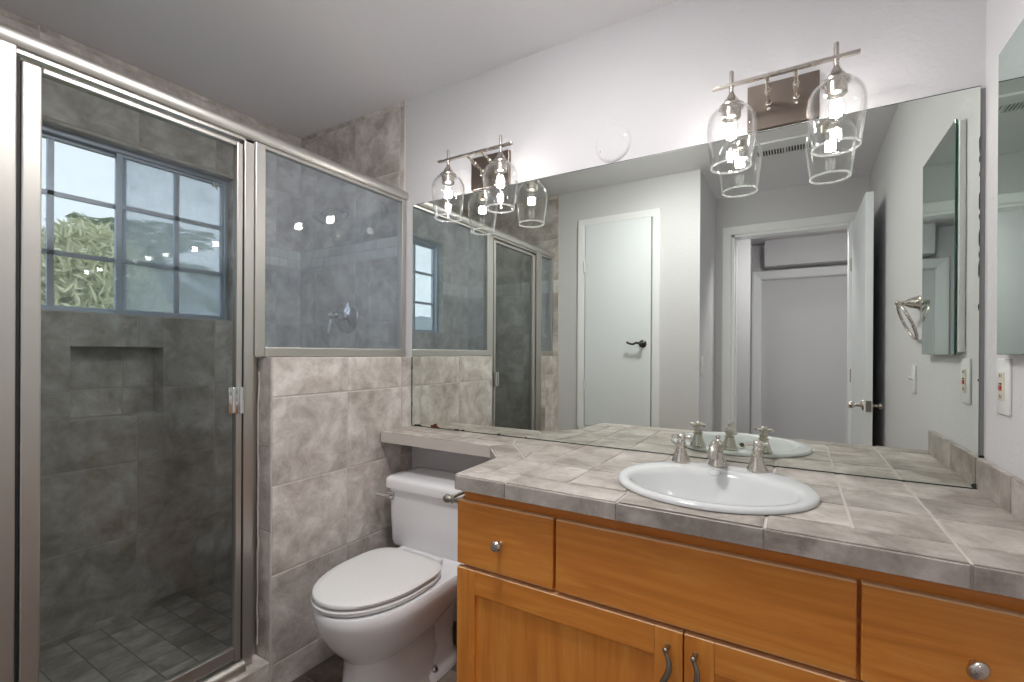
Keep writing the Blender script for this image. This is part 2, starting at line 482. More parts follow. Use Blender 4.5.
# entry wall with its doorway
EX0, EX1, EZ = -0.425, 0.306, 2.092
bm = B()
for (a, b, c, d) in sub([(-0.64, XR + 0.1, 0, H)], (EX0, EX1, -0.01, EZ)):
    dbox(bm, a, b, DENTRY, DENTRY + 0.115, c, d)
struct(obj('wall_entry', bm, WALL))
bm = B(); dbox(bm, XR, XR + 0.1, 0.0, DENTRY, 0, H)
struct(obj('wall_right', bm, WALL))
# hall beyond the doorway
bm = B(); dbox(bm, -1.6, -0.378, 3.30, 3.40, 0, H); struct(obj('wall_hall_near', bm, WALL))
bm = B(); dbox(bm, -1.6, 1.6, 4.20, 4.30, 0, H); dbox(bm, -0.295, 1.6, 4.0, 4.20, 2.12, H)
struct(obj('wall_hall_far', bm, WALL))
bm = B(); dbox(bm, -1.7, -1.6, DENTRY, 4.3, 0, H); struct(obj('wall_hall_left', bm, WALL))
bm = B(); dbox(bm, 1.5, 1.6, DENTRY, 4.3, 0, H); struct(obj('wall_hall_right', bm, WALL))
bm = B(); dbox(bm, XR + 0.1, 1.6, DENTRY, DENTRY + 0.115, 0, H); dbox(bm, -1.7, -0.64, DENTRY, DENTRY + 0.115, 0, H)
struct(obj('wall_hall_front', bm, WALL))
# cased panel of the hall closet
bm = B()
def frame(bm, x0, x1, z0, z1, wd, d0, d1, mi=0):
    """mitred casing, left + top + right: one moulding profile swept around the opening"""
    h = d0 - d1
    prof = [(0, 0), (0, h * .55), (wd * .12, h * .8), (wd * .75, h), (wd * .93, h), (wd, h * .8), (wd, 0)]
    rows_ = []
    for o_, hh in prof:
        rows_.append([bm.verts.new(p) for p in ((x0 + wd - o_, -(d0 - hh), z0), (x0 + wd - o_, -(d0 - hh), z1 - wd + o_), (x1 - wd + o_, -(d0 - hh), z1 - wd + o_), (x1 - wd + o_, -(d0 - hh), z0))])
    for a, b in zip(rows_, rows_[1:] + rows_[:1]):
        for k in range(3): bm.faces.new((a[k], a[k + 1], b[k + 1], b[k])).material_index = mi
    bm.faces.new([r[0] for r in rows_]); bm.faces.new([r[3] for r in rows_])
frame(bm, -0.43, 1.2, 0, 2.10, 0.10, 4.198, 4.155)
o = obj('trim_2', bm, TRIMP); struct(o)
# entry door casing
bm = B(); frame(bm, EX0 - 0.065, EX1 + 0.062, 0, EZ + 0.062, 0.062, DENTRY, DENTRY - 0.017)
dbox(bm, EX0, EX0 + 0.018, DENTRY, DENTRY + 0.115, 0, EZ)
dbox(bm, EX1 - 0.004, EX1, DENTRY, DENTRY + 0.115, 0, EZ)
dbox(bm, EX0, EX1, DENTRY, DENTRY + 0.115, EZ - 0.018, EZ)
dbox(bm, EX0 + 0.018, EX0 + 0.03, DENTRY + 0.05, DENTRY + 0.085, 0, EZ - 0.018)
struct(obj('trim_1', bm, TRIMP))

# pony walls, curb, shower floor
def pony(name, d0, d1, endface):
    bm = B()
    x0, x1 = -1.66, XP - 0.004
    dbox(bm, x0, x1, d0, d1, 0, 1.168, 0)
    vs = ROWS[:4 + 1] + [1.1705]
    put = lambda u, v, h: (x1 + h, -u, v)
    us = grid(d0, d1, d1 - 0.305, 0.5) if endface else grid(d0, d1, 1.45, 0.5)
    us = [d0, 0.072, 0.374, d1] if endface else [d0, d1]
    tiles(bm, put, us, vs, mi=1)
    e = d1 if endface else d0
    s = 1 if endface else -1
    tiles(bm, lambda u, v, h: (u, -(e + s * h), v), [x0, x1], [0, 0.26, 0.565, 0.87, 1.1705] if endface else [0, 0.18, 0.49, 0.8, 1.1705], mi=1)
    tiles(bm, lambda u, v, h: (u, -v, 1.168 + h), [x0, x1], us, mi=1)
    tiles(bm, lambda u, v, h: (x0 - h, -u, v), us, vs, mi=1)
    return struct(obj(name, bm, [GROUT, TILE]))
pony('wall_pony', 0.0, 0.694, True)
pony('wall_pony_far', 1.396, DEND, False)
bm = B()
dbox(bm, -1.66, XP - 0.004, 0.698, 1.394, 0, 0.118, 0)
cu = [0.698, 1.0, 1.305, 1.394]
tiles(bm, lambda u, v, h: (XP - 0.004 + h, -u, v), cu, [0.0, 0.121], mi=1)
tiles(bm, lambda u, v, h: (u, -v, 0.118 + h), [-1.66, XP - 0.002], cu, mi=1)
struct(obj('shower_curb', bm, [GROUT, TILE]))
bm = B()
dbox(bm, XS, -1.66, 0.0, DEND, 0.0, 0.072, 0)
tiles(bm, lambda u, v, h: (u, -v, 0.072 + h), grid(XS, -1.66, -2.30, 0.104), grid(0.0, DEND, 0.06, 0.104), mi=1, g=0.004)
struct(obj('floor_shower', bm, [pbr('shower_floor_grout', (0.27, 0.245, 0.22), 0.85)[0], TILE]))

# ------------------------------------------------------------------ window and what lies outside
win = bpy.data.objects.new('window_1', None); COL.objects.link(win); win.location = (XS - 0.07, -0.817, WZ0); struct(win)
wx0, wx1 = XS - 0.088, XS - 0.055
bm = B()
for (a, b, c, d) in sub([(WD0, WD1, WZ0, WZ1)], (WD0 + 0.02, WD1 - 0.02, WZ0 + 0.014, WZ1 - 0.022)):
    dbox(bm, wx0, wx1 + 0.004, a, b, c, d, bev=0.002)
obj('window_frame', bm, WINFR, win)
def sash(nm, d0, d1, xo, glass, mun):
    bm = B(); z0, z1 = WZ0 + 0.014, WZ1 - 0.022
    fr = 0.022
    for (a, b, c, d) in sub([(d0, d1, z0, z1)], (d0 + fr, d1 - fr, z0 + 0.012, z1 - 0.014)):
        dbox(bm, wx0 + xo, wx0 + xo + 0.02, a, b, c, d, bev=0.002)
    f = obj('window_sash', bm, WINFR, win)
    bm = B()
    dbox(bm, wx0 + xo + 0.002, wx0 + xo + 0.016, mun - 0.010, mun + 0.010, z0 + 0.012, z1 - 0.014)
    for zz in (1.572, 1.802):
        dbox(bm, wx0 + xo + 0.002, wx0 + xo + 0.016, d0 + fr, d1 - fr, zz - 0.009, zz + 0.009)
    obj('muntin_grid', bm, WINFR, f)
    bm = B(); dbox(bm, wx0 + xo + 0.007, wx0 + xo + 0.011, d0 + fr - 0.002, d1 - fr + 0.002, z0 + 0.01, z1 - 0.012)
    obj('pane', bm, glass, f)
sash('right', WD0 + 0.012, 0.826, 0.012, WINHAZE, 0.598)
sash('left', 0.782, WD1 - 0.012, -0.012, WINGL, 1.022)
bm = B()   # small catch at the top of the sash
dbox(bm, wx1, wx1 + 0.012, 0.425, 0.45, WZ1 - 0.05, WZ1 - 0.028, bev=0.003)
tube(bm, [(wx1 + 0.012, -0.437, WZ1 - 0.035), (wx1 + 0.022, -0.437, WZ1 - 0.045), (wx1 + 0.02, -0.437, WZ1 - 0.065)], 0.004, 8)
obj('catch', bm, PLASTIC, win, True)

bm = B(); dbox(bm, -40, XS - 0.12, -30, 34, -0.6, -0.5); o = obj('ground_outside', bm, GRASS); struct(o)
def frond(bm, base, az, el, L, droop, nl=22, lw=0.03, ll=0.5):
    p = Vector(base); d = Vector((math.cos(az) * math.cos(el), math.sin(az) * math.cos(el), math.sin(el)))
    pts = []
    for i in range(nl + 1):
        pts.append(p.copy()); p += d * (L / nl); d.z -= droop / nl; d.normalize()
    tube(bm, pts, [0.018 * (1 - 0.8 * i / nl) for i in range(nl + 1)], 5)
    for i in range(2, nl + 1):
        t = (pts[i] - pts[i - 1]).normalized(); s = t.cross(Vector((0, 0, 1))).normalized()
        k = ll * math.sin(PI * (0.15 + 0.8 * i / nl)) + 0.06
        for sg in (-1, 1):
            q = pts[i] + (s * sg * 0.8 + t * 0.6 + Vector((0, 0, -0.25 + random.uniform(-.1, .1)))) * k
            mdp = pts[i].lerp(q, 0.4)
            wv = t * lw * 0.5 + Vector((0, 0, lw * 0.35))
            vs = [bm.verts.new(v) for v in (pts[i], mdp + wv, q, mdp - wv)]
            bm.faces.new(vs)
            up = Vector((0, 0, 0.004))
            vs = [bm.verts.new(v + up) for v in (pts[i], mdp - wv, q, mdp + wv)]
            bm.faces.new(vs)
def palm(loc, h, n, L, label):
    t = thing('palm_tree', label, 'tree', loc)
    bm = B(); L0 = Vector(loc)
    tube(bm, [L0, L0 + Vector((0.05, 0, h * .5)), L0 + Vector((0, 0.05, h))], [0.2, 0.16, 0.15], 14)
    obj('trunk', bm, TRUNK, t, True)
    for ring, (el, cnt) in enumerate(((1.1, n // 3), (0.55, n // 3), (0.0, n // 3))):
        for k in range(cnt):
            bm = B()
            frond(bm, L0 + Vector((0, 0.05, h)), 2 * PI * (k + ring * 0.4) / cnt + random.uniform(-.1, .1), el + random.uniform(-.12, .12), L * random.uniform(.9, 1.1), 1.5 - 0.25 * ring)
            obj('frond', bm, LEAF, t)
palm((-7.6, 1.15, -0.5), 2.75, 24, 1.0, 'feathery green palm tree outside the shower window')
def shrub(loc, r, h, n, mat, label):
    bm = B(); c = Vector(loc)
    tube(bm, [c, c + Vector((0, 0, h * 0.5))], [0.05, 0.03], 8)
    for i in range(n):
        th = random.uniform(0, 2 * PI); ph = math.acos(random.uniform(-0.6, 1)); rr = random.uniform(0.55, 1.0) ** 0.6
        p = c + Vector((r * rr * math.sin(ph) * math.cos(th), r * rr * math.sin(ph) * math.sin(th), h * 0.55 + h * 0.45 * rr * math.cos(ph)))
        a = Vector((random.gauss(0, 1), random.gauss(0, 1), random.gauss(0, 1))).normalized()
        b = a.orthogonal().normalized(); l, wd = random.uniform(.05, .11), random.uniform(.008, .016)
        nn = a.cross(b) * 0.012
        vs = [bm.verts.new(v) for v in (p - a * l, p + b * wd + nn, p + a * l, p - b * wd + nn)]
        bm.faces.new(vs)
    return tag(rebase(obj('shrub', bm, mat), loc), label, 'shrub')
shrub((-5.0, -0.15, -0.5), 0.62, 2.75, 12000, LEAF2, 'dense yellow-green shrub low outside the left sash of the shower window')
# wooded hill far beyond the garden
bm = B(); rows_ = []
for i in range(41):
    t = i / 40; y = -14 + 60 * t - 20
    hgt = 3.4 + 1.0 * math.exp(-((y + 6.0) / 12) ** 2) + 0.35 * math.sin(y * 1.7) + 0.2 * math.sin(y * 4.1 + 1) + random.uniform(-.12, .12)
    rows_.append([(-20 - 1.5 * k, y, z) for k, z in ((-3, -0.6), (-1, hgt * .6), (0, hgt), (2, hgt * .8), (5, -0.6))])
V = [[bm.verts.new(p) for p in r] for r in rows_]
for a_, b_ in zip(V, V[1:]):
    for k in range(4): bm.faces.new((a_[k], a_[k + 1], b_[k + 1], b_[k]))
o = obj('hill_outside', bm, m_paint('hazy_hill_scrub', (0.26, 0.31, 0.33), 0.95, 0.6, 3)); struct(o)  # aerial haze mixed into the hill's base colour

# ------------------------------------------------------------------ shower enclosure
enc = thing('shower_enclosure', 'satin aluminium framed glass shower enclosure with hinged door above the tiled curb and half wall', 'shower enclosure', (XG, -0.8, 0.12))
bm = B()
prof = [(-0.021, 1.912), (0.020, 1.912), (0.026, 1.922), (0.026, 1.938), (0.020, 1.951), (0.006, 1.958), (-0.010, 1.958), (-0.021, 1.950)]
a = [bm.verts.new((XG + p[0], -0.002, p[1])) for p in prof]; b = [bm.verts.new((XG + p[0], -1.596, p[1])) for p in prof]
bm.faces.new(a); bm.faces.new(b)
for k in range(len(prof)): bm.faces.new((a[k], a[(k + 1) % 8], b[(k + 1) % 8], b[k]))
dbox(bm, XG - 0.012, XG + 0.012, 0.002, 1.596, 1.900, 1.913)
obj('header_rail', bm, ALU, enc, True, 50)
def upright(nm, d0, d1, z0, z1, xw=0.018, mat=ALU, parent=enc, x=XG):
    bm = B(); dbox(bm, x - xw, x + xw, d0, d1, z0, z1, bev=0.003)
    return obj(nm, bm, mat, parent)
upright('wall_jamb', 0.005, 0.032, 1.205, 1.912, 0.016)
upright('wall_jamb', 1.568, 1.595, 1.205, 1.912, 0.016)
bm = B(); dbox(bm, XG - 0.016, XG + 0.02, 0.005, 0.698, 1.1715, 1.206, bev=0.004); obj('sill_channel', bm, ALU, enc)
bm = B(); dbox(bm, XG - 0.016, XG + 0.02, 1.396, 1.595, 1.1715, 1.206, bev=0.004); obj('sill_channel', bm, ALU, enc)
bm = B(); dbox(bm, XG - .019, XG + .017, 0.697, 0.733, 1.172, 1.912, bev=0.003); obj('panel_stile', bm, ALU, enc)
bm = B(); dbox(bm, XG - .05, XG - .026, 0.698, 0.733, 0.123, 1.171, bev=0.003); obj('panel_stile', bm, ALU, enc)
bm = B(); dbox(bm, XG - .023, XG + .012, 0.7335, 0.768, 0.123, 1.912, bev=0.003); obj('strike_jamb', bm, ALU, enc)
upright('panel_stile', 1.362, 1.394, 0.123, 1.912, 0.019)
upright('hinge_jamb', 1.312, 1.3615, 0.123, 1.912, 0.023)
bm = B(); dbox(bm, XG - 0.003, XG + 0.003, 0.03, 0.702, 1.204, 1.905); obj('fixed_panel', bm, FIXGL, enc)
bm = B(); dbox(bm, XG - 0.003, XG + 0.003, 1.392, 1.57, 1.204, 1.905); obj('fixed_panel', bm, FIXGL, enc)
bm = B()
pr = [(-0.03, 0.1215), (0.034, 0.1215), (0.034, 0.138), (0.026, 0.150), (0.012, 0.154), (-0.012, 0.154), (-0.03, 0.146)]
a = [bm.verts.new((XG + p[0], -0.7685, p[1])) for p in pr]; b = [bm.verts.new((XG + p[0], -1.3115, p[1])) for p in pr]
bm.faces.new(a); bm.faces.new(b)
for k in range(7): bm.faces.new((a[k], a[(k + 1) % 7], b[(k + 1) % 7], b[k]))
obj('threshold', bm, ALU, enc, True, 50)
# caulk bead where the jamb meets the half wall
bm = B()
zz = 0.16; pts = []
while zz < 1.16:
    pts.append((XG - 0.016 + random.uniform(-.002, .002), -0.7005 + random.uniform(-.0015, .0015), zz)); zz += 0.04
tube(bm, pts, [random.uniform(0.002, 0.0045) for _ in pts], 6)
obj('caulk_bead', bm, GROUT, enc, True)
# the hinged door
bm = B(); dbox(bm, XG - 0.003, XG + 0.003, 0.789, 1.27, 0.20, 1.877)
door = obj('shower_door', bm, DOORGL, enc)
bm = B()
dbox(bm, XG - 0.012, XG + 0.014, 0.7745, 0.794, 0.158, 1.886, bev=0.003)
obj('door_stile', bm, ALU, door)
bm = B()
dbox(bm, XG - 0.014, XG + 0.016, 1.266, 1.303, 0.158, 1.886, bev=0.004)
obj('door_stile', bm, ALU, door)
bm = B(); dbox(bm, XG - 0.012, XG + 0.014, 0.795, 1.2655, 0.166, 0.208, bev=0.003); obj('bottom_rail', bm, ALU, door)
bm = B(); dbox(bm, XG - 0.012, XG + 0.014, 0.795, 1.2655, 1.872, 1.886, bev=0.003); obj('top_rail', bm, ALU, door)
bm = B(); dbox(bm, XG - 0.010, XG + 0.012, 1.304, 1.3105, 0.158, 1.895); obj('hinge_gasket', bm, BLACK, door)
bm = B(); dbox(bm, XG - 0.010, XG + 0.008, 0.7685, 0.774, 0.158, 1.895); obj('strike_gasket', bm, BLACK, door)
bm = B()
dbox(bm, XG + 0.013, XG + 0.022, 0.773, 0.822, 0.985, 1.072, bev=0.002)
tube(bm, [(XG + 0.024, -0.781, 0.985), (XG + 0.024, -0.781, 1.072)], 0.009, 12)
tube(bm, [(XG + 0.024, -0.806, 0.99), (XG + 0.024, -0.806, 1.067)], 0.006, 12)
obj('door_pull', bm, CHROME, door, True)

# shower fittings on the mirror-side wall
t = thing('shower_valve', 'chrome round shower valve with lever on the tiled shower wall', 'shower valve', (-2.0, -0.008, 1.373))
Y = along((0, -1, 0))
bm = B(); lathe(bm, [(0.0, 0), (0.088, 0), (0.088, 0.004), (0.080, 0.012), (0.05, 0.018), (0.03, 0.026), (0, 0.026)], (-2.0, -0.0075, 1.373), Y, 40); obj('escutcheon', bm, CHROME, t, True)
bm = B(); lathe(bm, [(0, 0.02), (0.022, 0.02), (0.02, 0.05), (0.016, 0.075), (0.02, 0.085), (0.02, 0.1), (0.012, 0.108), (0, 0.11)], (-2.0, -0.0075, 1.373), Y, 24); obj('stem', bm, CHROME, t, True)
bm = B(); tube(bm, [(-2.0, -0.1, 1.375), (-2.003, -0.105, 1.34), (-2.006, -0.112, 1.305), (-2.006, -0.115, 1.285)], [0.009, 0.008, 0.009, 0.006], 12); obj('lever', bm, CHROME, t, True)
t = thing('wall_shower', 'chrome shower arm with round flange and head high in the tiled shower', 'shower', (-2.013, -0.008, 1.916))
bm = B(); lathe(bm, [(0, 0), (0.03, 0), (0.028, 0.006), (0.014, 0.012), (0, 0.012)], (-2.013, -0.0075, 1.916), Y, 28); obj('flange', bm, CHROME, t, True)
bm = B(); tube(bm, [(-2.013, -0.01, 1.916), (-2.013, -0.07, 1.918), (-2.013, -0.11, 1.905), (-2.013, -0.145, 1.872)], 0.010, 12); obj('arm', bm, CHROME, t, True)
bm = B(); lathe(bm, [(0, 0), (0.012, 0), (0.014, 0.012), (0.03, 0.03), (0.034, 0.04), (0.0, 0.042)], (-2.013, -0.142, 1.876), along((0, -0.6, -0.8)), 24); obj('head', bm, CHROME, t, True)

# ------------------------------------------------------------------ toilet
TX, TD = -1.225, 0.48
def egg(z, a, bf, bb, nf=2.0, nb=2.6, xc=TX, dc=TD, n=56):
    r = []
    for k in range(n):
        th = 2 * PI * k / n; c, s = math.cos(th), math.sin(th)
        e = 2.0 / (nf if s >= 0 else nb)
        x = a * math.copysign(abs(c) ** e, c); y = (bf if s >= 0 else bb) * math.copysign(abs(s) ** e, s)
        r.append((xc + x, -(dc + y), z))
    return r
toi = thing('toilet', 'white two-piece toilet with closed lid between the tiled half wall and the vanity', 'toilet', (TX, -TD, 0))
bm = B()
loft(bm, [egg(0.384, 0.165, 0.235, 0.445, 2.1, 6), egg(0.386, 0.176, 0.246, 0.452, 2.1, 6), egg(0.378, 0.182, 0.252, 0.455, 2.1, 6),
          egg(0.350, 0.181, 0.250, 0.455, 2.1, 6), egg(0.325, 0.176, 0.243, 0.44, 2.1, 5), egg(0.30, 0.166, 0.232, 0.40, 2.1, 4), egg(0.27, 0.154, 0.217, 0.34, 2.0, 3.5),
          egg(0.24, 0.138, 0.196, 0.29, 2.0, 3), egg(0.213, 0.118, 0.170, 0.26, 2.0, 3), egg(0.197, 0.106, 0.160, 0.25, 2.1, 3), egg(0.187, 0.096, 0.150, 0.24, 2.2, 3),
          egg(0.12, 0.095, 0.153, 0.24, 2.3, 3), egg(0.06, 0.100, 0.160, 0.26, 2.4, 3), egg(0.015, 0.108, 0.170, 0.30, 2.4, 3), egg(0.0, 0.110, 0.172, 0.30, 2.4, 3)])
obj('bowl', bm, PORC, toi, True, 60)
bm = B()
loft(bm, [egg(0.0, 0.118, 0.10, 0.14, 3, 3, TX, 0.30), egg(0.03, 0.116, 0.098, 0.138, 3, 3, TX, 0.30), egg(0.045, 0.10, 0.088, 0.13, 3, 3, TX, 0.30),
          egg(0.10, 0.080, 0.09, 0.14, 2.6, 3, TX, 0.29), egg(0.2, 0.085, 0.10, 0.15, 2.6, 3, TX, 0.28), egg(0.33, 0.13, 0.12, 0.17, 3, 4, TX, 0.26)])
obj('trapway', bm, PORC, toi, True, 60)
for s in (-1, 1):
    bm = B(); lathe(bm, [(0.013, 0), (0.013, 0.008), (0.009, 0.016), (0, 0.018)], (TX + s * 0.103, -0.335, 0.033), None, 16); o = obj('bolt_cap', bm, CHROME, toi, True)
SX = -1.238
bm = B()
loft(bm, [egg(0.389, 0.165, 0.236, 0.165, 2.05, 3.2, SX), egg(0.3915, 0.176, 0.249, 0.172, 2.05, 3.2, SX), egg(0.402, 0.178, 0.251, 0.174, 2.05, 3.2, SX), egg(0.4055, 0.171, 0.243, 0.168, 2.05, 3.2, SX)])
obj('seat', bm, PLASTIC, toi, True, 50)
bm = B()
loft(bm, [egg(0.4105, 0.164, 0.236, 0.168, 2.05, 3.6, SX), egg(0.4125, 0.175, 0.247, 0.174, 2.05, 3.6, SX), egg(0.421, 0.1765, 0.248, 0.176, 2.05, 3.6, SX), egg(0.4255, 0.171, 0.242, 0.173, 2.05, 3.6, SX), egg(0.428, 0.15, 0.215, 0.15, 2.05, 3.4, SX), egg(0.4295, 0.08, 0.12, 0.08, 2.05, 3, SX)])
obj('lid', bm, PLASTIC, toi, True, 60)
for s in (-1, 1):
    bm = B(); dbox(bm, SX + s * 0.075 - 0.02, SX + s * 0.075 + 0.02, 0.262, 0.303, 0.386, 0.409, bev=0.005); obj('seat_hinge', bm, PLASTIC, toi, True)
def rrect(z, x0, x1, d0, d1, r, n=7):
    pts = []
    for cx, cd, a0 in ((x1 - r, d1 - r, 0), (x0 + r, d1 - r, 90), (x0 + r, d0 + r, 180), (x1 - r, d0 + r, 270)):
        for k in range(n):
            a = math.radians(a0 + 90 * k / (n - 1)); pts.append((cx + r * math.cos(a), -(cd + r * math.sin(a)), z))
    return pts
bm = B(); TL, TR = -1.482, -0.992
loft(bm, [rrect(0.378, TL + .020, TR - .020, 0.04, 0.200, 0.03), rrect(0.381, TL + .012, TR - .012, 0.03, 0.212, 0.03), rrect(0.40, TL + .009, TR - .009, 0.028, 0.218, 0.03),
          rrect(0.50, TL + .005, TR - .005, 0.026, 0.221, 0.03), rrect(0.620, TL, TR, 0.024, 0.224, 0.03)])
obj('tank', bm, PORC, toi, True, 50)
bm = B(); l, r = TL - .012, TR + .012
loft(bm, [rrect(0.6205, l + .006, r - .006, 0.018, 0.231, 0.03), rrect(0.623, l, r, 0.014, 0.237, 0.032), rrect(0.652, l, r, 0.014, 0.237, 0.032), rrect(0.662, l + .004, r - .004, 0.017, 0.233, 0.03), rrect(0.669, l + .016, r - .016, 0.03, 0.220, 0.025), rrect(0.671, l + .06, r - .06, 0.06, 0.19, 0.02)])
obj('tank_lid', bm, PORC, toi, True, 60)
bm = B()
dbox(bm, TL + .008, TL + .046, 0.2235, 0.232, 0.574, 0.606, bev=0.003)
tube(bm, [(TL + .02, -0.240, 0.590), (TL - .01, -0.246, 0.590), (TL - .036, -0.247, 0.591)], [0.006, 0.0065, 0.008], 10)
dbox(bm, TL + .014, TL + .036, 0.231, 0.245, 0.582, 0.599, bev=0.003)
obj('flush_lever', bm, CHROME, toi, True)

# ------------------------------------------------------------------ vanity
VF, VL, VR = 0.555, -0.826, 0.409
van = thing('vanity_cabinet', 'honey maple vanity cabinet with drawers and shaker doors under the tiled counter', 'cabinet', (-0.2, -0.28, 0))
bm = B()
dbox(bm, VL, VL + .018, 0.004, VF - .02, 0.0, 0.799); dbox(bm, VR - .018, VR, 0.004, VF - .02, 0.0, 0.799)
dbox(bm, VL + .018, VR - .018, 0.004, 0.016, 0.1, 0.799); dbox(bm, VL + .018, VR - .018, 0.016, VF - .02, 0.1, 0.118)
obj('carcass', bm, WOOD_V, van)
bm = B(); fr = [(VL, VR, 0.10, 0.799)]
for h in ((VL + .04, -0.545, 0.60, 0.752), (-0.505, 0.082, 0.60, 0.752), (0.122, VR - .04, 0.60, 0.752), (VL + .04, -0.23, 0.13, 0.555), (-0.19, VR - .04, 0.13, 0.555)): fr = sub(fr, h)
for (a, b, c, d) in fr: dbox(bm, a, b, VF - .02, VF, c, d)
obj('face_frame', bm, WOOD_H, van)
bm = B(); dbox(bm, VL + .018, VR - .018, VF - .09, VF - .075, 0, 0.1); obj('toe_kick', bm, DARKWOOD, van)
F0, F1 = VF + 0.001, VF + 0.02
def pale_edges(bm):  # paler wood on the horizontal edges of the fronts
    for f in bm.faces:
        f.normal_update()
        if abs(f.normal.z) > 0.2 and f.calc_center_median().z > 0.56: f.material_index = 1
def drawer(x0, x1, knob):
    bm = B(); dbox(bm, x0, x1, F0, F1, 0.584, 0.768, bev=0.0035); pale_edges(bm)
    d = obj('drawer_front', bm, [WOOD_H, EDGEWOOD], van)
    if knob == 'round':
        bm = B(); c = ((x0 + x1) / 2 - 0.006, -F1, 0.669)
        lathe(bm, [(0.009, 0), (0.007, 0.004), (0.0055, 0.012), (0.009, 0.016), (0.0145, 0.020), (0.0155, 0.025), (0.012, 0.030), (0, 0.032)], c, Y, 24)
        obj('knob', bm, NICKEL, d, True)
    if knob == 'oval':
        bm = B(); c = Vector((0.259, -F1, 0.671))
        lathe(bm, [(0.007, 0), (0.006, 0.012), (0.008, 0.016), (0, 0.017)], c, Y, 16)
        n0 = len(bm.verts)
        sphere(bm, (0, 0, 0), 0.017, seg=20)
        bm.verts.ensure_lookup_table()
        for v in bm.verts[n0:]: v.co = c + Vector((0, -0.022, 0)) + Matrix.Rotation(math.radians(35), 3, 'Y') @ Vector((v.co.x * 0.78, v.co.y * 0.62, v.co.z * 1.05))
        tube(bm, [c + Vector((-.012, -.026, .004)), c + Vector((0, -.0328, .0)), c + Vector((.012, -.026, -.004))], [0.001, .0028, .001], 8)
        obj('knob', bm, NICKEL, d, True)
drawer(-0.837, -0.530, 'round'); drawer(-0.523, 0.099, None); drawer(0.105, 0.407, 'oval')
def cab_door(x0, x1, px):
    z0, z1, s = 0.112, 0.574, 0.062
    bm = B(); dbox(bm, x0 + s - .004, x1 - s + .004, F0, F1 - .009, z0 + s - .004, z1 - s); o = obj('door', bm, WOOD_V, van)
    for a, b in ((x0, x0 + s), (x1 - s, x1)):
        bm = B(); dbox(bm, a, b, F0, F1, z0, z1, bev=0.002); pale_edges(bm); obj('stile', bm, [WOOD_V, EDGEWOOD], o)
    for a, b in ((z1 - s - .006, z1), (z0, z0 + s)):
        bm = B(); dbox(bm, x0 + s, x1 - s, F0, F1 - .0005, a, b, bev=0.002); (pale_edges(bm) if b > 0.57 else None); obj('rail', bm, [WOOD_H, EDGEWOOD], o)
    # wavy wrought pull
    bm = B(); zt = 0.541; y = -F1
    tube(bm, [(px, y, zt - .004), (px, y - .012, zt - .006), (px, y - .022, zt - .002)], [.006, .0045, .005], 10)
    sphere(bm, (px, y - .024, zt - .002), 0.0065, seg=12)
    pts = []
    for k in range(15):
        q = k / 14; pts.append((px + 0.009 * math.sin(q * 2 * PI) , y - .024 - 0.007 * math.sin(q * PI), zt - .004 - q * .115))
    tube(bm, pts, [0.0045 + 0.0022 * math.sin(PI * k / 14) for k in range(15)], 10)
    sphere(bm, (px, y - .024, zt - .119), 0.0065, seg=12)
    tube(bm, [(px, y, zt - .117), (px, y - .012, zt - .117), (px, y - .022, zt - .119)], [.006, .0045, .005], 10)
    obj('pull', bm, NICKEL_D, o, True)
cab_door(-0.837, -0.2115, -0.243); cab_door(-0.2085, 0.407, -0.185)

# counter: slab with banjo shelf over the tank, tiled by hand
ZC = 0.845
XI = XR - 0.002
outline = [(XI, 0.002), (XI, 0.594), (-0.830, 0.594), (-0.844, 0.350), (-0.969, 0.204), (-1.545, 0.200), (-1.545, 0.002)]
bm = B(); tlayer(bm)
SXC, SDC = -0.190, 0.332
prism(bm, [(x, -d) for x, d in outline][::-1], 0.801, ZC - 0.002, 0)
ctr = obj('countertop', bm, [GROUT, TILE_TOP])
bmc = B(); loft(bmc, [egg(0.7, 0.215, 0.205, 0.205, 2, 2, SXC, SDC), egg(1.0, 0.215, 0.205, 0.205, 2, 2, SXC, SDC)])
boolean_cut(ctr, bmc)
bm = B(); bm.from_mesh(ctr.data); tlayer(bm)
puty = lambda u, v, h: (u, -v, ZC - 0.002 + h)
V0 = 0.505
polys = []
cols = [-0.675, -0.518, -0.361, -0.208, -0.055, 0.098, 0.251, XI]
rows = [0.003, 0.178, 0.342, V0]
hole = (SXC - 0.215, SXC + 0.215)
def in_sink(x, d): return ((x - SXC) / 0.222) ** 2 + ((d - SDC) / 0.210) ** 2 < 1
def field(poly):
    """tile clipped around the basin cut-out"""
    n = len(poly)
    dens = []
    for i in range(n):
        a, b = Vector(poly[i]), Vector(poly[(i + 1) % n])
        for k in range(24): dens.append(a.lerp(b, k / 24))
    ins = [in_sink(p.x, p.y) for p in dens]
    if not any(ins): polys.append(poly); return
    if all(ins): return
    # keep the outside boundary and close it along the basin edge
    m = len(dens); st = next(i for i in range(m) if ins[i - 1] and not ins[i])
    keep = []
    i = st
    while not ins[i % m]:
        keep.append(dens[i % m]); i += 1
        if i - st > m: break
    a0 = math.atan2((keep[-1].y - SDC) / 0.210, (keep[-1].x - SXC) / 0.222); a1 = math.atan2((keep[0].y - SDC) / 0.210, (keep[0].x - SXC) / 0.222)
    da = (a1 - a0 + PI) % (2 * PI) - PI
    arc = [Vector((SXC + 0.222 * math.cos(a0 + da * k / 8), SDC + 0.210 * math.sin(a0 + da * k / 8))) for k in range(1, 8)]
    polys.append(('c', [tuple(p) for p in keep[::1]] + [tuple(p) for p in arc]))
for c0, c1 in zip(cols, cols[1:]):
    for r0, r1 in zip(rows, rows[1:]): field([(c0, r0), (c1, r0), (c1, r1), (c0, r1)])
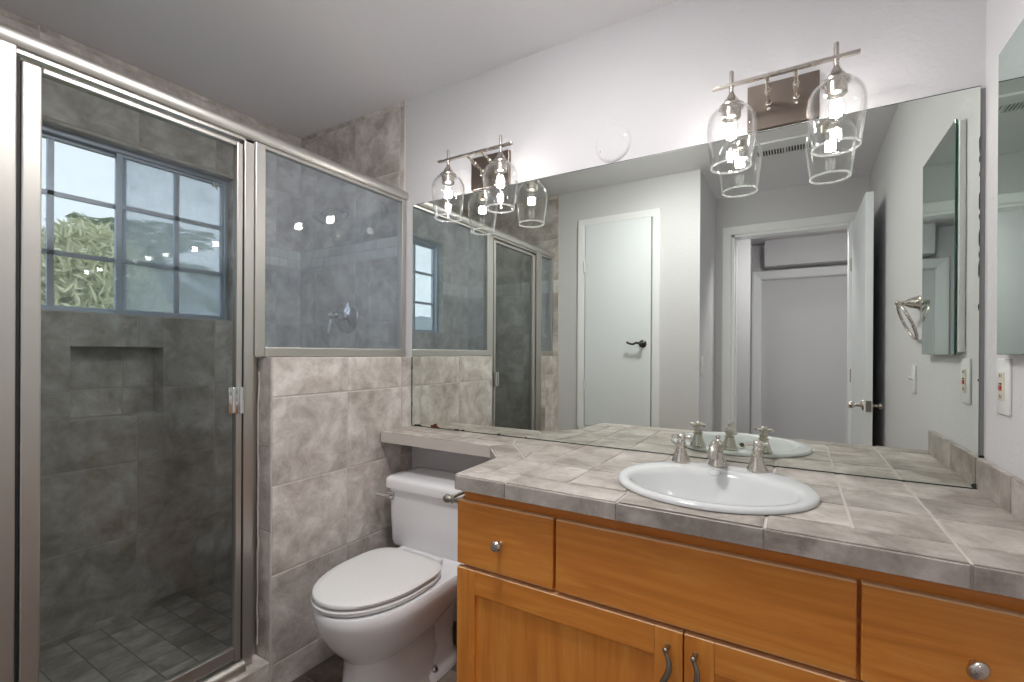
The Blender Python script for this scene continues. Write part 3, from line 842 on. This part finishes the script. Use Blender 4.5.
for a, b in ((-0.661, -0.356), (-0.356, -0.053), (-0.053, 0.251), (0.251, XI)): field([(a, V0), (b, V0), (b, 0.598), (a, 0.598)])
polys += [[(-0.752, V0), (-0.661, V0), (-0.661, 0.598), (-0.833, 0.598)],
          [(-0.846, 0.350), (-0.762, 0.312), (-0.752, V0), (-0.833, 0.598)],
          [(-0.971, 0.207), (-0.925, 0.115), (-0.762, 0.312), (-0.846, 0.350)],
          [(-1.255, 0.115), (-0.925, 0.115), (-0.971, 0.207), (-1.255, 0.204)],
          [(-1.546, 0.115), (-1.255, 0.115), (-1.255, 0.204), (-1.546, 0.204)],
          [(-1.546, 0.003), (-1.40, 0.003), (-1.40, 0.115), (-1.546, 0.115)], [(-1.40, 0.003), (-1.10, 0.003), (-1.10, 0.115), (-1.40, 0.115)],
          [(-1.10, 0.003), (-0.975, 0.003), (-0.925, 0.115), (-1.10, 0.115)],
          [(-0.975, 0.003), (-0.825, 0.003), (-0.762, 0.312), (-0.925, 0.115)],
          [(-0.825, 0.003), (-0.675, 0.003), (-0.675, 0.178), (-0.789, 0.178)],
          [(-0.789, 0.178), (-0.675, 0.178), (-0.675, 0.342), (-0.761, 0.342), (-0.762, 0.312)],
          [(-0.761, 0.342), (-0.675, 0.342), (-0.675, V0), (-0.752, V0)]]
for p in polys:
    if p[0] == 'c':
        q = p[1]
        # shrink towards the centre instead of a mitred inset: the outline is concave at the basin
        cx = sum(v[0] for v in q) / len(q); cd = sum(v[1] for v in q) / len(q)
        lo, hi = [], []
        xs = [v[0] for v in q]; ds = [v[1] for v in q]
        x0, x1, d0, d1 = min(xs), max(xs), min(ds), max(ds); g = 0.0035
        cl = lambda v, e: (min(max(v[0], x0 + e), x1 - e), min(max(v[1], d0 + e), d1 - e))
        lo = [bm.verts.new(puty(*cl(v, g), 0)) for v in q]; hi = [bm.verts.new(puty(*cl(v, g), 0.003)) for v in q]
        fs = [bm.faces.new(hi)]
        for k in range(len(q)):
            k2 = (k + 1) % len(q); fs.append(bm.faces.new((lo[k], lo[k2], hi[k2], hi[k])))
        for f in fs: f.material_index = 1
        paint_tile(bm, fs)
    else: polytile(bm, p, puty, 0.006)
def edge_tiles(p0, p1, cuts):
    a, b = Vector(p0), Vector(p1); L = (b - a).length; t = (b - a) / L; nrm = Vector((t.y, -t.x))
    if nrm.dot(Vector((-0.2, 0.3)) - a) > 0: nrm = -nrm
    tiles(bm, lambda u, v, h: (a.x + t.x * u + nrm.x * h, -(a.y + t.y * u + nrm.y * h), v), [0] + cuts + [L], [0.800, ZC - 0.001], mi=1, g=0.004, t=0.004)
edge_tiles((XI, 0.594), (-0.830, 0.594), [XI - 0.251, XI + 0.053, XI + 0.356, XI + 0.661])
edge_tiles((-0.830, 0.594), (-0.844, 0.350), [])
edge_tiles((-0.844, 0.350), (-0.969, 0.204), [])
edge_tiles((-0.969, 0.204), (-1.545, 0.200), [0.286])
bmesh.ops.recalc_face_normals(bm, faces=bm.faces[:]); bm.to_mesh(ctr.data); bm.free()
rebase(ctr, (-0.2, -0.3, 0.80))
tag(ctr, 'taupe tiled countertop on the maple vanity, narrowing to a shelf over the toilet tank', 'countertop')
# side splash against the right wall
bm = B(); tlayer(bm)
dbox(bm, XR - 0.0135, XR - 0.001, 0.01, 0.526, ZC + 0.002, 0.927, 0)
tiles(bm, lambda u, v, h: (XR - 0.0135 - h, -u, v), [0.010, 0.238, 0.526], [ZC + 0.002, 0.929], mi=1)
tiles(bm, lambda u, v, h: (v, -u, 0.927 + h), [0.010, 0.238, 0.526], [XR - 0.0155, XR - 0.001], mi=1, g=0.002)
o = obj('side_splash', bm, [GROUT, TILE_TOP]); rebase(o, (XR - 0.01, -0.27, ZC)); tag(o, 'short strip of taupe tile standing on the counter against the right wall', 'backsplash')

# sink
snk = thing('sink', 'white oval drop-in sink set into the tiled counter', 'sink', (SXC, -SDC, ZC))
bm = B()
DB = 0.362
R_ = lambda z, a, b, dc: egg(z, a, b, b, 2, 2, SXC, dc, 72)
loft(bm, [R_(ZC + .0015, .234, .220, SDC), R_(ZC + .003, .240, .226, SDC), R_(ZC + .008, .240, .226, SDC), R_(ZC + .0125, .2365, .2225, SDC), R_(ZC + .0145, .230, .216, SDC),
          R_(ZC + .0145, .214, .194, SDC + .008), R_(ZC + .0125, .205, .172, DB - .004), R_(ZC + .008, .198, .160, DB), R_(ZC - .004, .192, .153, DB),
          R_(ZC - .04, .178, .138, DB), R_(ZC - .08, .150, .114, DB), R_(ZC - .11, .112, .085, DB), R_(ZC - .128, .06, .05, DB), R_(ZC - .132, .02, .02, DB)], 0, False, True)
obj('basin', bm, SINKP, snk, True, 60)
bm = B(); lathe(bm, [(0.0, 0.001), (0.024, 0.001), (0.027, 0.004), (0.022, 0.005), (0.018, 0.002), (0, 0.002)], (SXC, -DB, ZC - .131), None, 28); obj('drain', bm, NICKEL, snk, True)
bm = B(); dv = along((0, 0.75, 0.35)); lathe(bm, [(0.009, 0), (0.0145, 0), (0.0145, 0.003), (0.009, 0.003)], (SXC, -0.501, ZC - .028), dv, 24, closed=True)
ov = obj('overflow_ring', bm, NICKEL, snk, True)
bm = B(); lathe(bm, [(0, 0), (0.0095, 0), (0.0095, 0.0022), (0, 0.0022)], (SXC, -0.501, ZC - .028), dv, 24); obj('overflow_hole', bm, SLOT, ov, True)
bm = B()   # faint oval maker's stamp behind the faucet on the back of the bowl
pts = [(SXC - .008 + .017 * math.cos(k * 2 * PI / 28), -0.2165 + .0055 * math.sin(k * 2 * PI / 28), ZC + .0088 + .0075 * math.sin(k * 2 * PI / 28)) for k in range(28)]
tube(bm, pts, 0.0007, 6, closed=True)
obj('oval_stamp', bm, pbr('grey_glaze_stamp', (0.42, 0.42, 0.43), 0.4)[0], snk, True)

# faucet: spout and two cross handles
ZF = ZC + 0.0152
fau = thing('faucet', 'brushed nickel widespread faucet with bell bases and cross handles on the sink rim', 'faucet', (-0.198, -0.15, ZF))
bell = [(0, 0), (0.0265, 0), (0.0275, 0.003), (0.0255, 0.008), (0.0205, 0.020), (0.0158, 0.034), (0.0135, 0.041), (0.0162, 0.043), (0.0162, 0.0475), (0.0125, 0.0495)]
def handle(x, d, rot):
    bm = B(); lathe(bm, bell + [(0.0138, 0.055), (0.0118, 0.062), (0.0095, 0.066), (0.0118, 0.070), (0.0128, 0.077), (0.010, 0.084), (0.0045, 0.087), (0, 0.088)], (x, -d, ZF), None, 28)
    h = obj('handle', bm, NICKEL, fau, True)
    bm = B()
    for k in range(4):
        a = rot + k * PI / 2; dr = Vector((math.cos(a), math.sin(a), 0)); c = Vector((x, -d, ZF + 0.075))
        tube(bm, [c + dr * .007, c + dr * .016, c + dr * .021, c + dr * .026, c + dr * .0295], [.005, .0042, .0056, .0068, .004], 12)
    obj('cross', bm, NICKEL, h, True)
handle(-0.302, 0.152, 0.35); handle(-0.094, 0.156, 0.25)
bm = B()
lathe(bm, bell + [(0.0125, 0.052), (0.0155, 0.058), (0.0155, 0.066), (0.011, 0.072), (0.006, 0.075), (0.0045, 0.079), (0.007, 0.083), (0.006, 0.088), (0, 0.091)], (-0.198, -0.148, ZF), None, 28)
obj('spout_body', bm, NICKEL, fau, True)
bm = B(); y0 = -0.148
tube(bm, [(-0.198, y0 - .004, ZF + .047), (-0.198, y0 - .022, ZF + .058), (-0.198, y0 - .045, ZF + .070), (-0.198, y0 - .068, ZF + .074), (-0.198, y0 - .088, ZF + .068), (-0.198, y0 - .099, ZF + .054), (-0.198, y0 - .101, ZF + .038)],
     [.0115, .0115, .0115, .012, .0125, .0132, .0142], 18)
obj('spout', bm, NICKEL, fau, True)

# toilet paper holder on the vanity's side
tp = thing('toilet_paper_holder', 'empty pewter toilet paper holder fixed to the left side of the vanity', 'paper holder', (VL - .012, -0.5, 0.75))
XM = along((-1, 0, 0))
for d in (0.548, 0.40):
    bm = B(); lathe(bm, [(0, 0), (0.022, 0), (0.021, 0.005), (0.013, 0.015), (0.008, 0.028), (0.0075, 0.045), (0.011, 0.049), (0.0075, 0.054), (0.0125, 0.066), (0.0125, 0.074), (0.006, 0.082), (0, 0.083)], (VL, -d, 0.752), XM, 22)
    obj('post', bm, NICKEL_D, tp, True)
bm = B(); tube(bm, [(VL - .06, -0.545, 0.755), (VL - .06, -0.403, 0.755)], 0.0055, 12); obj('bar', bm, NICKEL_D, tp, True)

# ------------------------------------------------------------------ wall mirror
MX0, MX1, MZ0, MZ1 = -1.546, 0.400, ZC + 0.003, 1.880
mir = thing('wall_mirror', 'large frameless wall mirror standing on the counter across the whole vanity wall', 'mirror', ((MX0 + MX1) / 2, -0.004, MZ0))
bm = B()
dbox(bm, MX0, MX1, 0.001, 0.007, MZ0, MZ1, 1)
for f in bm.faces:
    f.normal_update()
    if f.calc_center_median().y < -0.0069: f.material_index = 0
obj('mirror_glass', bm, [MIRROR, MIREDGE], mir)
def chip(x, z, w_, h_):
    n = 9; pts = [(x + w_ * random.uniform(.6, 1.1) * math.cos(2 * PI * k / n), z + h_ * random.uniform(.5, 1.1) * math.sin(2 * PI * k / n)) for k in range(n)]
    a = [bm.verts.new((min(max(p[0], MX0), MX1), -0.0072, min(max(p[1], MZ0), MZ1))) for p in pts]
    b = [bm.verts.new((v.co.x, -0.0076, v.co.z)) for v in a]
    bm.faces.new(b)
    for k in range(n): bm.faces.new((a[k], a[(k + 1) % n], b[(k + 1) % n], b[k]))
spots = [(MX1 - .001, z + random.uniform(-.008, .008), random.uniform(.0007, .0016), h) for z, h in ((1.74, .030), (1.69, .014), (1.655, .008), (1.58, .034), (1.55, .009), (1.49, .026), (1.455, .012), (1.41, .03), (1.32, .012), (1.13, .004))]
spots += [(MX1 - .004, MZ0 + .006, .012, .01), (MX0 + .001, 1.12, .004, .012), (MX0 + .001, 0.95, .004, .012)]
spots += [(x, MZ0 + .002, q * 1.6, q * .6) for x, q in ((-1.52, .010), (-1.50, .012), (-1.28, .009), (-1.245, .008), (-1.06, .008), (-0.93, .004))]
for q in spots:
    bm = B(); chip(*q); obj('desilvered_spot', bm, MIREDGE, mir)
bm = B(); dbox(bm, MX0 + .002, MX1, 0.0005, 0.0085, ZC + .0012, ZC + .0042); obj('bottom_channel', bm, MIREDGE, mir)
bm = B(); dbox(bm, MX0 - .0018, MX0 + .001, 0.0005, 0.0085, ZC + .0012, 1.168); obj('side_channel', bm, MIREDGE, mir)
bm = B(); dbox(bm, MX0, MX1, 0.0005, 0.0078, MZ1, MZ1 + .0018); obj('top_channel', bm, MIREDGE, mir)
bm = B(); dbox(bm, MX1 + .0005, XR - .0005, 0.0005, 0.004, 0.935, MZ1 - .005); o = obj('edge_strip', bm, pbr('grey_strip', (0.22, 0.22, 0.22), 0.6)[0], mir)  # grey strip between the mirror's right edge and the wall
bm = B(); dbox(bm, MX1 + .0005, XR - .0005, 0.0005, 0.009, MZ0, 0.934); obj('dark_gap', bm, BLACK, mir)  # black block standing in for the dark gap below the grey strip
bm = B()
chip(-1.41, MZ0 + .004, .034, .012); chip(-1.405, MZ0 + .012, .014, .009)
o = obj('rust_stain', bm, RUST, mir); o['label'] = 'reddish brown stain on the lower edge of the mirror'

# ------------------------------------------------------------------ vanity lights
FIL_R, FIL_L = 0.0034, 0.028
A_f = 6 * 2 * PI * FIL_R * FIL_L
FILM = m_emit('lit_filament', (1.0, 0.955, 0.91), BULB_W / (PI * A_f))
def vanity_light(xc, label):
    P = Vector((xc, 0, 1.87))
    t = thing('vanity_light', label, 'light fixture', P, 'vanity lights over the mirror')
    bm = B(); dbox(bm, xc - .095, xc + .095, 0.0, 0.018, 1.886, 2.024, bev=0.002); obj('backplate', bm, BRONZE, t)
    D, ZB = 0.132, 1.986
    for s in (-1, 1):
        bm = B(); x = xc + s * .036
        lathe(bm, [(0.009, 0), (0.009, 0.004), (0.0055, 0.006), (0.0055, 0.045), (0.0085, 0.047), (0.0085, 0.060), (0.0055, 0.062), (0.0055, D - .018)], (x, -0.018, 1.958), along((0, -D + .018, ZB - 1.958)), 18)
        obj('arm', bm, NICKEL, t, True)
        bm = B(); sphere(bm, (x, -0.024, 1.94), 0.007, seg=14); obj('cap_nut', bm, NICKEL, t, True)
    bm = B(); dbox(bm, xc - .180, xc + .180, D - .0065, D + .0065, ZB - .0045, ZB + .0045, bev=0.001); obj('crossbar', bm, NICKEL, t)
    for s in (-1, 1):
        x = xc + s * 0.128
        bm = B(); lathe(bm, [(0, -.045), (0.0062, -.045), (0.0062, .036), (0.005, .040), (0, .040)], (x, -D, ZB), None, 16); obj('stem', bm, NICKEL, t, True)
        bm = B(); lathe(bm, [(0.0062, .046), (0.009, .039), (0.016, .027), (0.026, .012), (0.0345, 0.006), (0.0345, .001), (0.0255, -.002), (0.0255, -.030), (0.021, -.033), (0, -.033), (0, .046)][::-1], (x, -D, ZB - .068), None, 28)
        cup = obj('socket_cup', bm, NICKEL, t, True, 35)
        z0 = ZB - .068
        outp = [(0.031, 0.000), (0.039, -.002), (0.049, -.008), (0.0585, -.019), (0.0655, -.034), (0.0685, -.052), (0.068, -.068), (0.0655, -.092), (0.0615, -.125), (0.0575, -.155), (0.0555, -.169), (0.0563, -.1725), (0.0555, -.1755)]
        inp = [(0.0528, -.175), (0.0522, -.172)] + [(r - .0018, z) for r, z in outp[:-2][::-1]]; inp[-1] = (0.031 - .0018, -.002)
        bm = B(); lathe(bm, outp + inp, (x, -D, z0), None, 48, closed=True)
        for f in bm.faces:
            if f.calc_center_median().z < z0 - .1695: f.material_index = 1
        obj('glass_shade', bm, [SHADE, RIMGL], t, True, 60)
        bm = B(); lathe(bm, [(0.0095, -.030), (0.011, -.040), (0.018, -.052), (0.0235, -.066), (0.0245, -.078), (0.021, -.092), (0.012, -.102), (0, -.105)], (x, -D, z0), None, 28)
        bl = obj('bulb', bm, BULBGL, t, True, 60)
        bm = B()
        for k in range(6):
            a = PI / 6 + k * PI / 3
            px, py = x + .0115 * math.cos(a), -D + .0115 * math.sin(a)
            tube(bm, [(px, py, z0 - .060), (px, py, z0 - .060 - FIL_L)], FIL_R, 8)
        obj('filament', bm, FILM, bl, True)
    return t
vanity_light(-1.107, 'two-shade brushed nickel vanity light over the left end of the mirror, above the toilet tank')
vanity_light(-0.041, 'two-shade brushed nickel vanity light over the right part of the mirror, above the sink')
bm = B(); lathe(bm, [(0, 0), (0.066, 0), (0.067, 0.002), (0.064, 0.005), (0.05, 0.0065), (0, 0.0065)], (-0.577, 0, 1.954), Y, 48)
cp = rebase(obj('cover_plate', bm, WALL, None, True), (-0.577, 0, 1.954)); tag(cp, 'round white blank cover plate on the wall between the two vanity lights', 'cover plate')
for s in (-1, 1):
    bm = B(); lathe(bm, [(0, 0), (0.0045, 0), (0.004, 0.0015), (0, 0.002)], (-0.577 + s * 0.044, -0.006, 1.954 + s * .02), Y, 12); obj('screw', bm, NICKEL, cp, True)

# ------------------------------------------------------------------ right wall fittings
med = thing('medicine_cabinet', 'tall mirror-fronted medicine cabinet on the right wall above the outlet', 'medicine cabinet', (XR, -0.38, 1.19))
bm = B(); dbox(bm, XR - .016, XR - .001, 0.165, 0.575, 1.20, 1.862, bev=0.002); obj('body', bm, PLASTIC, med)
bm = B(); dbox(bm, XR - .023, XR - .017, 0.176, 0.585, 1.192, 1.872, 1, bev=0.002)
for f in bm.faces:
    f.normal_update()
    if f.calc_center_median().x < XR - .0225: f.material_index = 0
dr = obj('mirror_door', bm, [MIRROR2, TEAL], med)
# ground-fault outlet
out = thing('wall_outlet', 'white outlet with a small red test button on the right wall above the side splash', 'outlet', (XR, -0.148, 1.055))
bm = B(); dbox(bm, XR - .006, XR, 0.108, 0.188, 1.055, 1.183, bev=0.003); obj('cover_plate', bm, PLASTIC, out, True)
bm = B(); dbox(bm, XR - .0085, XR - .005, 0.132, 0.164, 1.086, 1.152, bev=0.001); ib = obj('receptacle', bm, CREAM, out)
bm = B(); dbox(bm, XR - .0105, XR - .0085, 0.141, 0.155, 1.110, 1.121); obj('test_button', bm, RED, ib)
bm = B(); dbox(bm, XR - .0100, XR - .0085, 0.142, 0.154, 1.1235, 1.127); obj('reset_button', bm, SLOT, ib)
for z in (1.096, 1.144):
    for d in (0.142, 0.153):
        bm = B(); dbox(bm, XR - .0092, XR - .0084, d - .001, d + .001, z - .004, z + .004); obj('slot', bm, SLOT, ib)
def switch(loc, s, label):
    x, d, z = loc
    t = thing('light_switch', label, 'light switch', (x, -d, z - .057), 'white toggle light switches')
    bm = B(); box(bm, min(x, x - s * .006), max(x, x - s * .006), -d - .035, -d + .035, z - .057, z + .057, bev=0.0025); obj('cover_plate', bm, PLASTIC, t, True)
    bm = B(); xx = x - s * .006
    tube(bm, [(xx, -d, z), (xx - s * .008, -d, z + .004), (xx - s * .013, -d, z + .008)], [.006, .005, .004], 8); obj('toggle', bm, PLASTIC, t, True)
switch((XR, 0.838, 1.093), 1, 'white toggle light switch on the right wall, below the towel ring in the mirror')
switch((-0.54, 1.688, 1.115), -1, 'white light switch on the side of the linen closet, seen edge-on in the mirror')
tr = thing('towel_ring', 'empty nickel towel ring on the right wall, seen in the mirror beside the medicine cabinet', 'towel ring', (XR, -0.745, 1.395))
bm = B(); lathe(bm, [(0, 0), (0.028, 0), (0.029, 0.004), (0.025, 0.009), (0.022, 0.02), (0.017, 0.034), (0.010, 0.046), (0.008, 0.058), (0.011, 0.064), (0.011, 0.072), (0.005, 0.078), (0, 0.079)], (XR, -0.745, 1.395), XM, 26); obj('post', bm, NICKEL, tr, True)
bm = B(); rc = 0.072
tilt = math.radians(22)
pts = []
for k in range(40):
    a = 2 * PI * k / 40
    ly, lz = rc * math.sin(a), rc * (math.cos(a) - 1)
    pts.append((XR - .066 - lz * math.sin(tilt) * 1.0, -0.745 + ly, 1.387 + lz * math.cos(tilt)))
tube(bm, pts, 0.0056, 10, closed=True); obj('ring', bm, NICKEL, tr, True)

# exhaust vent on the ceiling
vt = thing('ceiling_vent', 'white slotted exhaust vent in the ceiling, seen in the mirror behind the lamp shades', 'vent', (-0.06, -1.50, H))
bm = B()
fr = [(-0.24, 0.11, 1.37, 1.63)]
for h in ((-0.215, -0.070, 1.475, 1.575), (-0.058, 0.085, 1.475, 1.575)): fr = sub(fr, h)
for (a, b, c, d) in fr: dbox(bm, a, b, c, d, H - .012, H - .001)
obj('grille_frame', bm, PLASTIC, vt)
bm = B(); dbox(bm, -0.22, 0.09, 1.47, 1.58, H - .0025, H - .001); obj('dark_duct', bm, SLOT, vt)
bm = B()
x = -0.212
while x < 0.083:
    if not -0.072 < x < -0.056:
        dbox(bm, x, x + .006, 1.475, 1.575, H - .011, H - .004)
    x += 0.0145
obj('slats', bm, PLASTIC, vt)

# ------------------------------------------------------------------ doors seen in the mirror
lc = bpy.data.objects.new('door_2', None); COL.objects.link(lc); lc.location = (-1.09, -DEND, CZ0); struct(lc)
lc['label'] = 'white linen closet door with a dark lever, seen in the mirror'
bm = B(); dbox(bm, CX0 + .005, CX1 - .005, DEND - .012, DEND + .022, CZ0 + .006, CZ1 - .005, bev=0.002); obj('door_slab', bm, DOORP, lc)
bm = B(); frame(bm, CX0 - .055, CX1 + .055, CZ0 - .045, CZ1 + .045, 0.052, DEND, DEND - .016); dbox(bm, CX0 - .055, CX1 + .055, DEND - .016, DEND, CZ0 - .05, CZ0)
obj('casing', bm, TRIMP, lc)
for z in (1.823, 0.957):
    bm = B(); tube(bm, [(CX0, -(DEND - .016), z - .04), (CX0, -(DEND - .016), z + .04)], 0.007, 10); dbox(bm, CX0 - .004, CX0 + .018, DEND - .0145, DEND - .012, z - .04, z + .04); obj('hinge', bm, PLASTIC, lc, True)
YP = along((0, 1, 0))
bm = B(); hx, hz = -0.905, 1.258
lathe(bm, [(0, 0), (0.027, 0), (0.026, 0.006), (0.016, 0.012), (0.010, 0.014), (0.009, 0.04), (0.0115, 0.044), (0.0115, 0.054), (0, 0.056)], (hx, -(DEND - .012), hz), YP, 26)
tube(bm, [(hx, -DEND + .062, hz), (hx - .03, -DEND + .064, hz + .006), (hx - .055, -DEND + .063, hz - .004), (hx - .08, -DEND + .060, hz + .002), (hx - .098, -DEND + .058, hz + .010)], [.010, .008, .007, .007, .008], 12)
obj('door_handle', bm, DARKMETAL, lc, True)

ed = bpy.data.objects.new('door_1', None); COL.objects.link(ed); ed.location = (0.333, -DENTRY, 0); struct(ed)
ed['label'] = 'white entry door standing open, seen edge-on in the mirror'
X0, X1 = 0.318, 0.354
bm = B(); dbox(bm, X0, X1, 1.55, 2.272, 0.01, 2.078, bev=0.002); obj('door_leaf', bm, DOORP, ed)
bm = B(); dbox(bm, X0 + .006, X1 - .006, 1.547, 1.551, 0.88, 0.94); dbox(bm, X0 + .011, X1 - .011, 1.538, 1.548, 0.902, 0.918, bev=0.002); obj('latch_plate', bm, NICKEL_D, ed)
for s, x in ((-1, X0), (1, X1)):
    bm = B(); L = 0.065 if s < 0 else 0.05
    lathe(bm, [(0, 0), (0.03, 0), (0.029, 0.005), (0.014, 0.011), (0.009, 0.014), (0.009, L * .55), (0.017, L * .65), (0.02, L * .85), (0.016, L), (0, L)], (x, -1.605, 0.91), along((s, 0, 0)), 24)
    obj('door_handle', bm, NICKEL, ed, True)
for z in (0.3, 1.05, 1.8):
    bm = B(); tube(bm, [(X0 - .004, -2.272, z - .045), (X0 - .004, -2.272, z + .045)], 0.006, 10); obj('hinge', bm, NICKEL_D, ed, True)

# unseen fill lamps added to brighten the bathroom and the hall beyond the doorway
def fill_lamp(x, d, watts, col, label):
    t = thing('fill_lamp', label, 'added fill lamp', (x, -d, H))
    bm = B(); lathe(bm, [(0, 0), (0.16, 0), (0.16, -.02), (0.15, -.025), (0, -.025)], (x, -d, H), None, 36); obj('canopy', bm, NICKEL, t, True)
    bm = B(); prof = [(0.14, -.022), (0.14, -.03)] + [(0.14 * math.cos(a), -.03 - .03 * math.sin(a)) for a in [k * PI / 16 for k in range(1, 8)]] + [(0, -.06)]
    lathe(bm, prof, (x, -d, H), None, 36); obj('diffuser', bm, m_emit('lit_fill_diffuser', col, watts / (PI * 0.078)), t, True)
fill_lamp(-0.62, 0.90, CEILING_FILL_W, (1.0, 0.97, 0.95), 'round frosted fill lamp added on the bathroom ceiling, out of view')
fill_lamp(0.10, 2.68, HALL_FILL_W, (1.0, 0.95, 0.97), 'round frosted fill lamp added on the hall ceiling beyond the entry door, unseen')
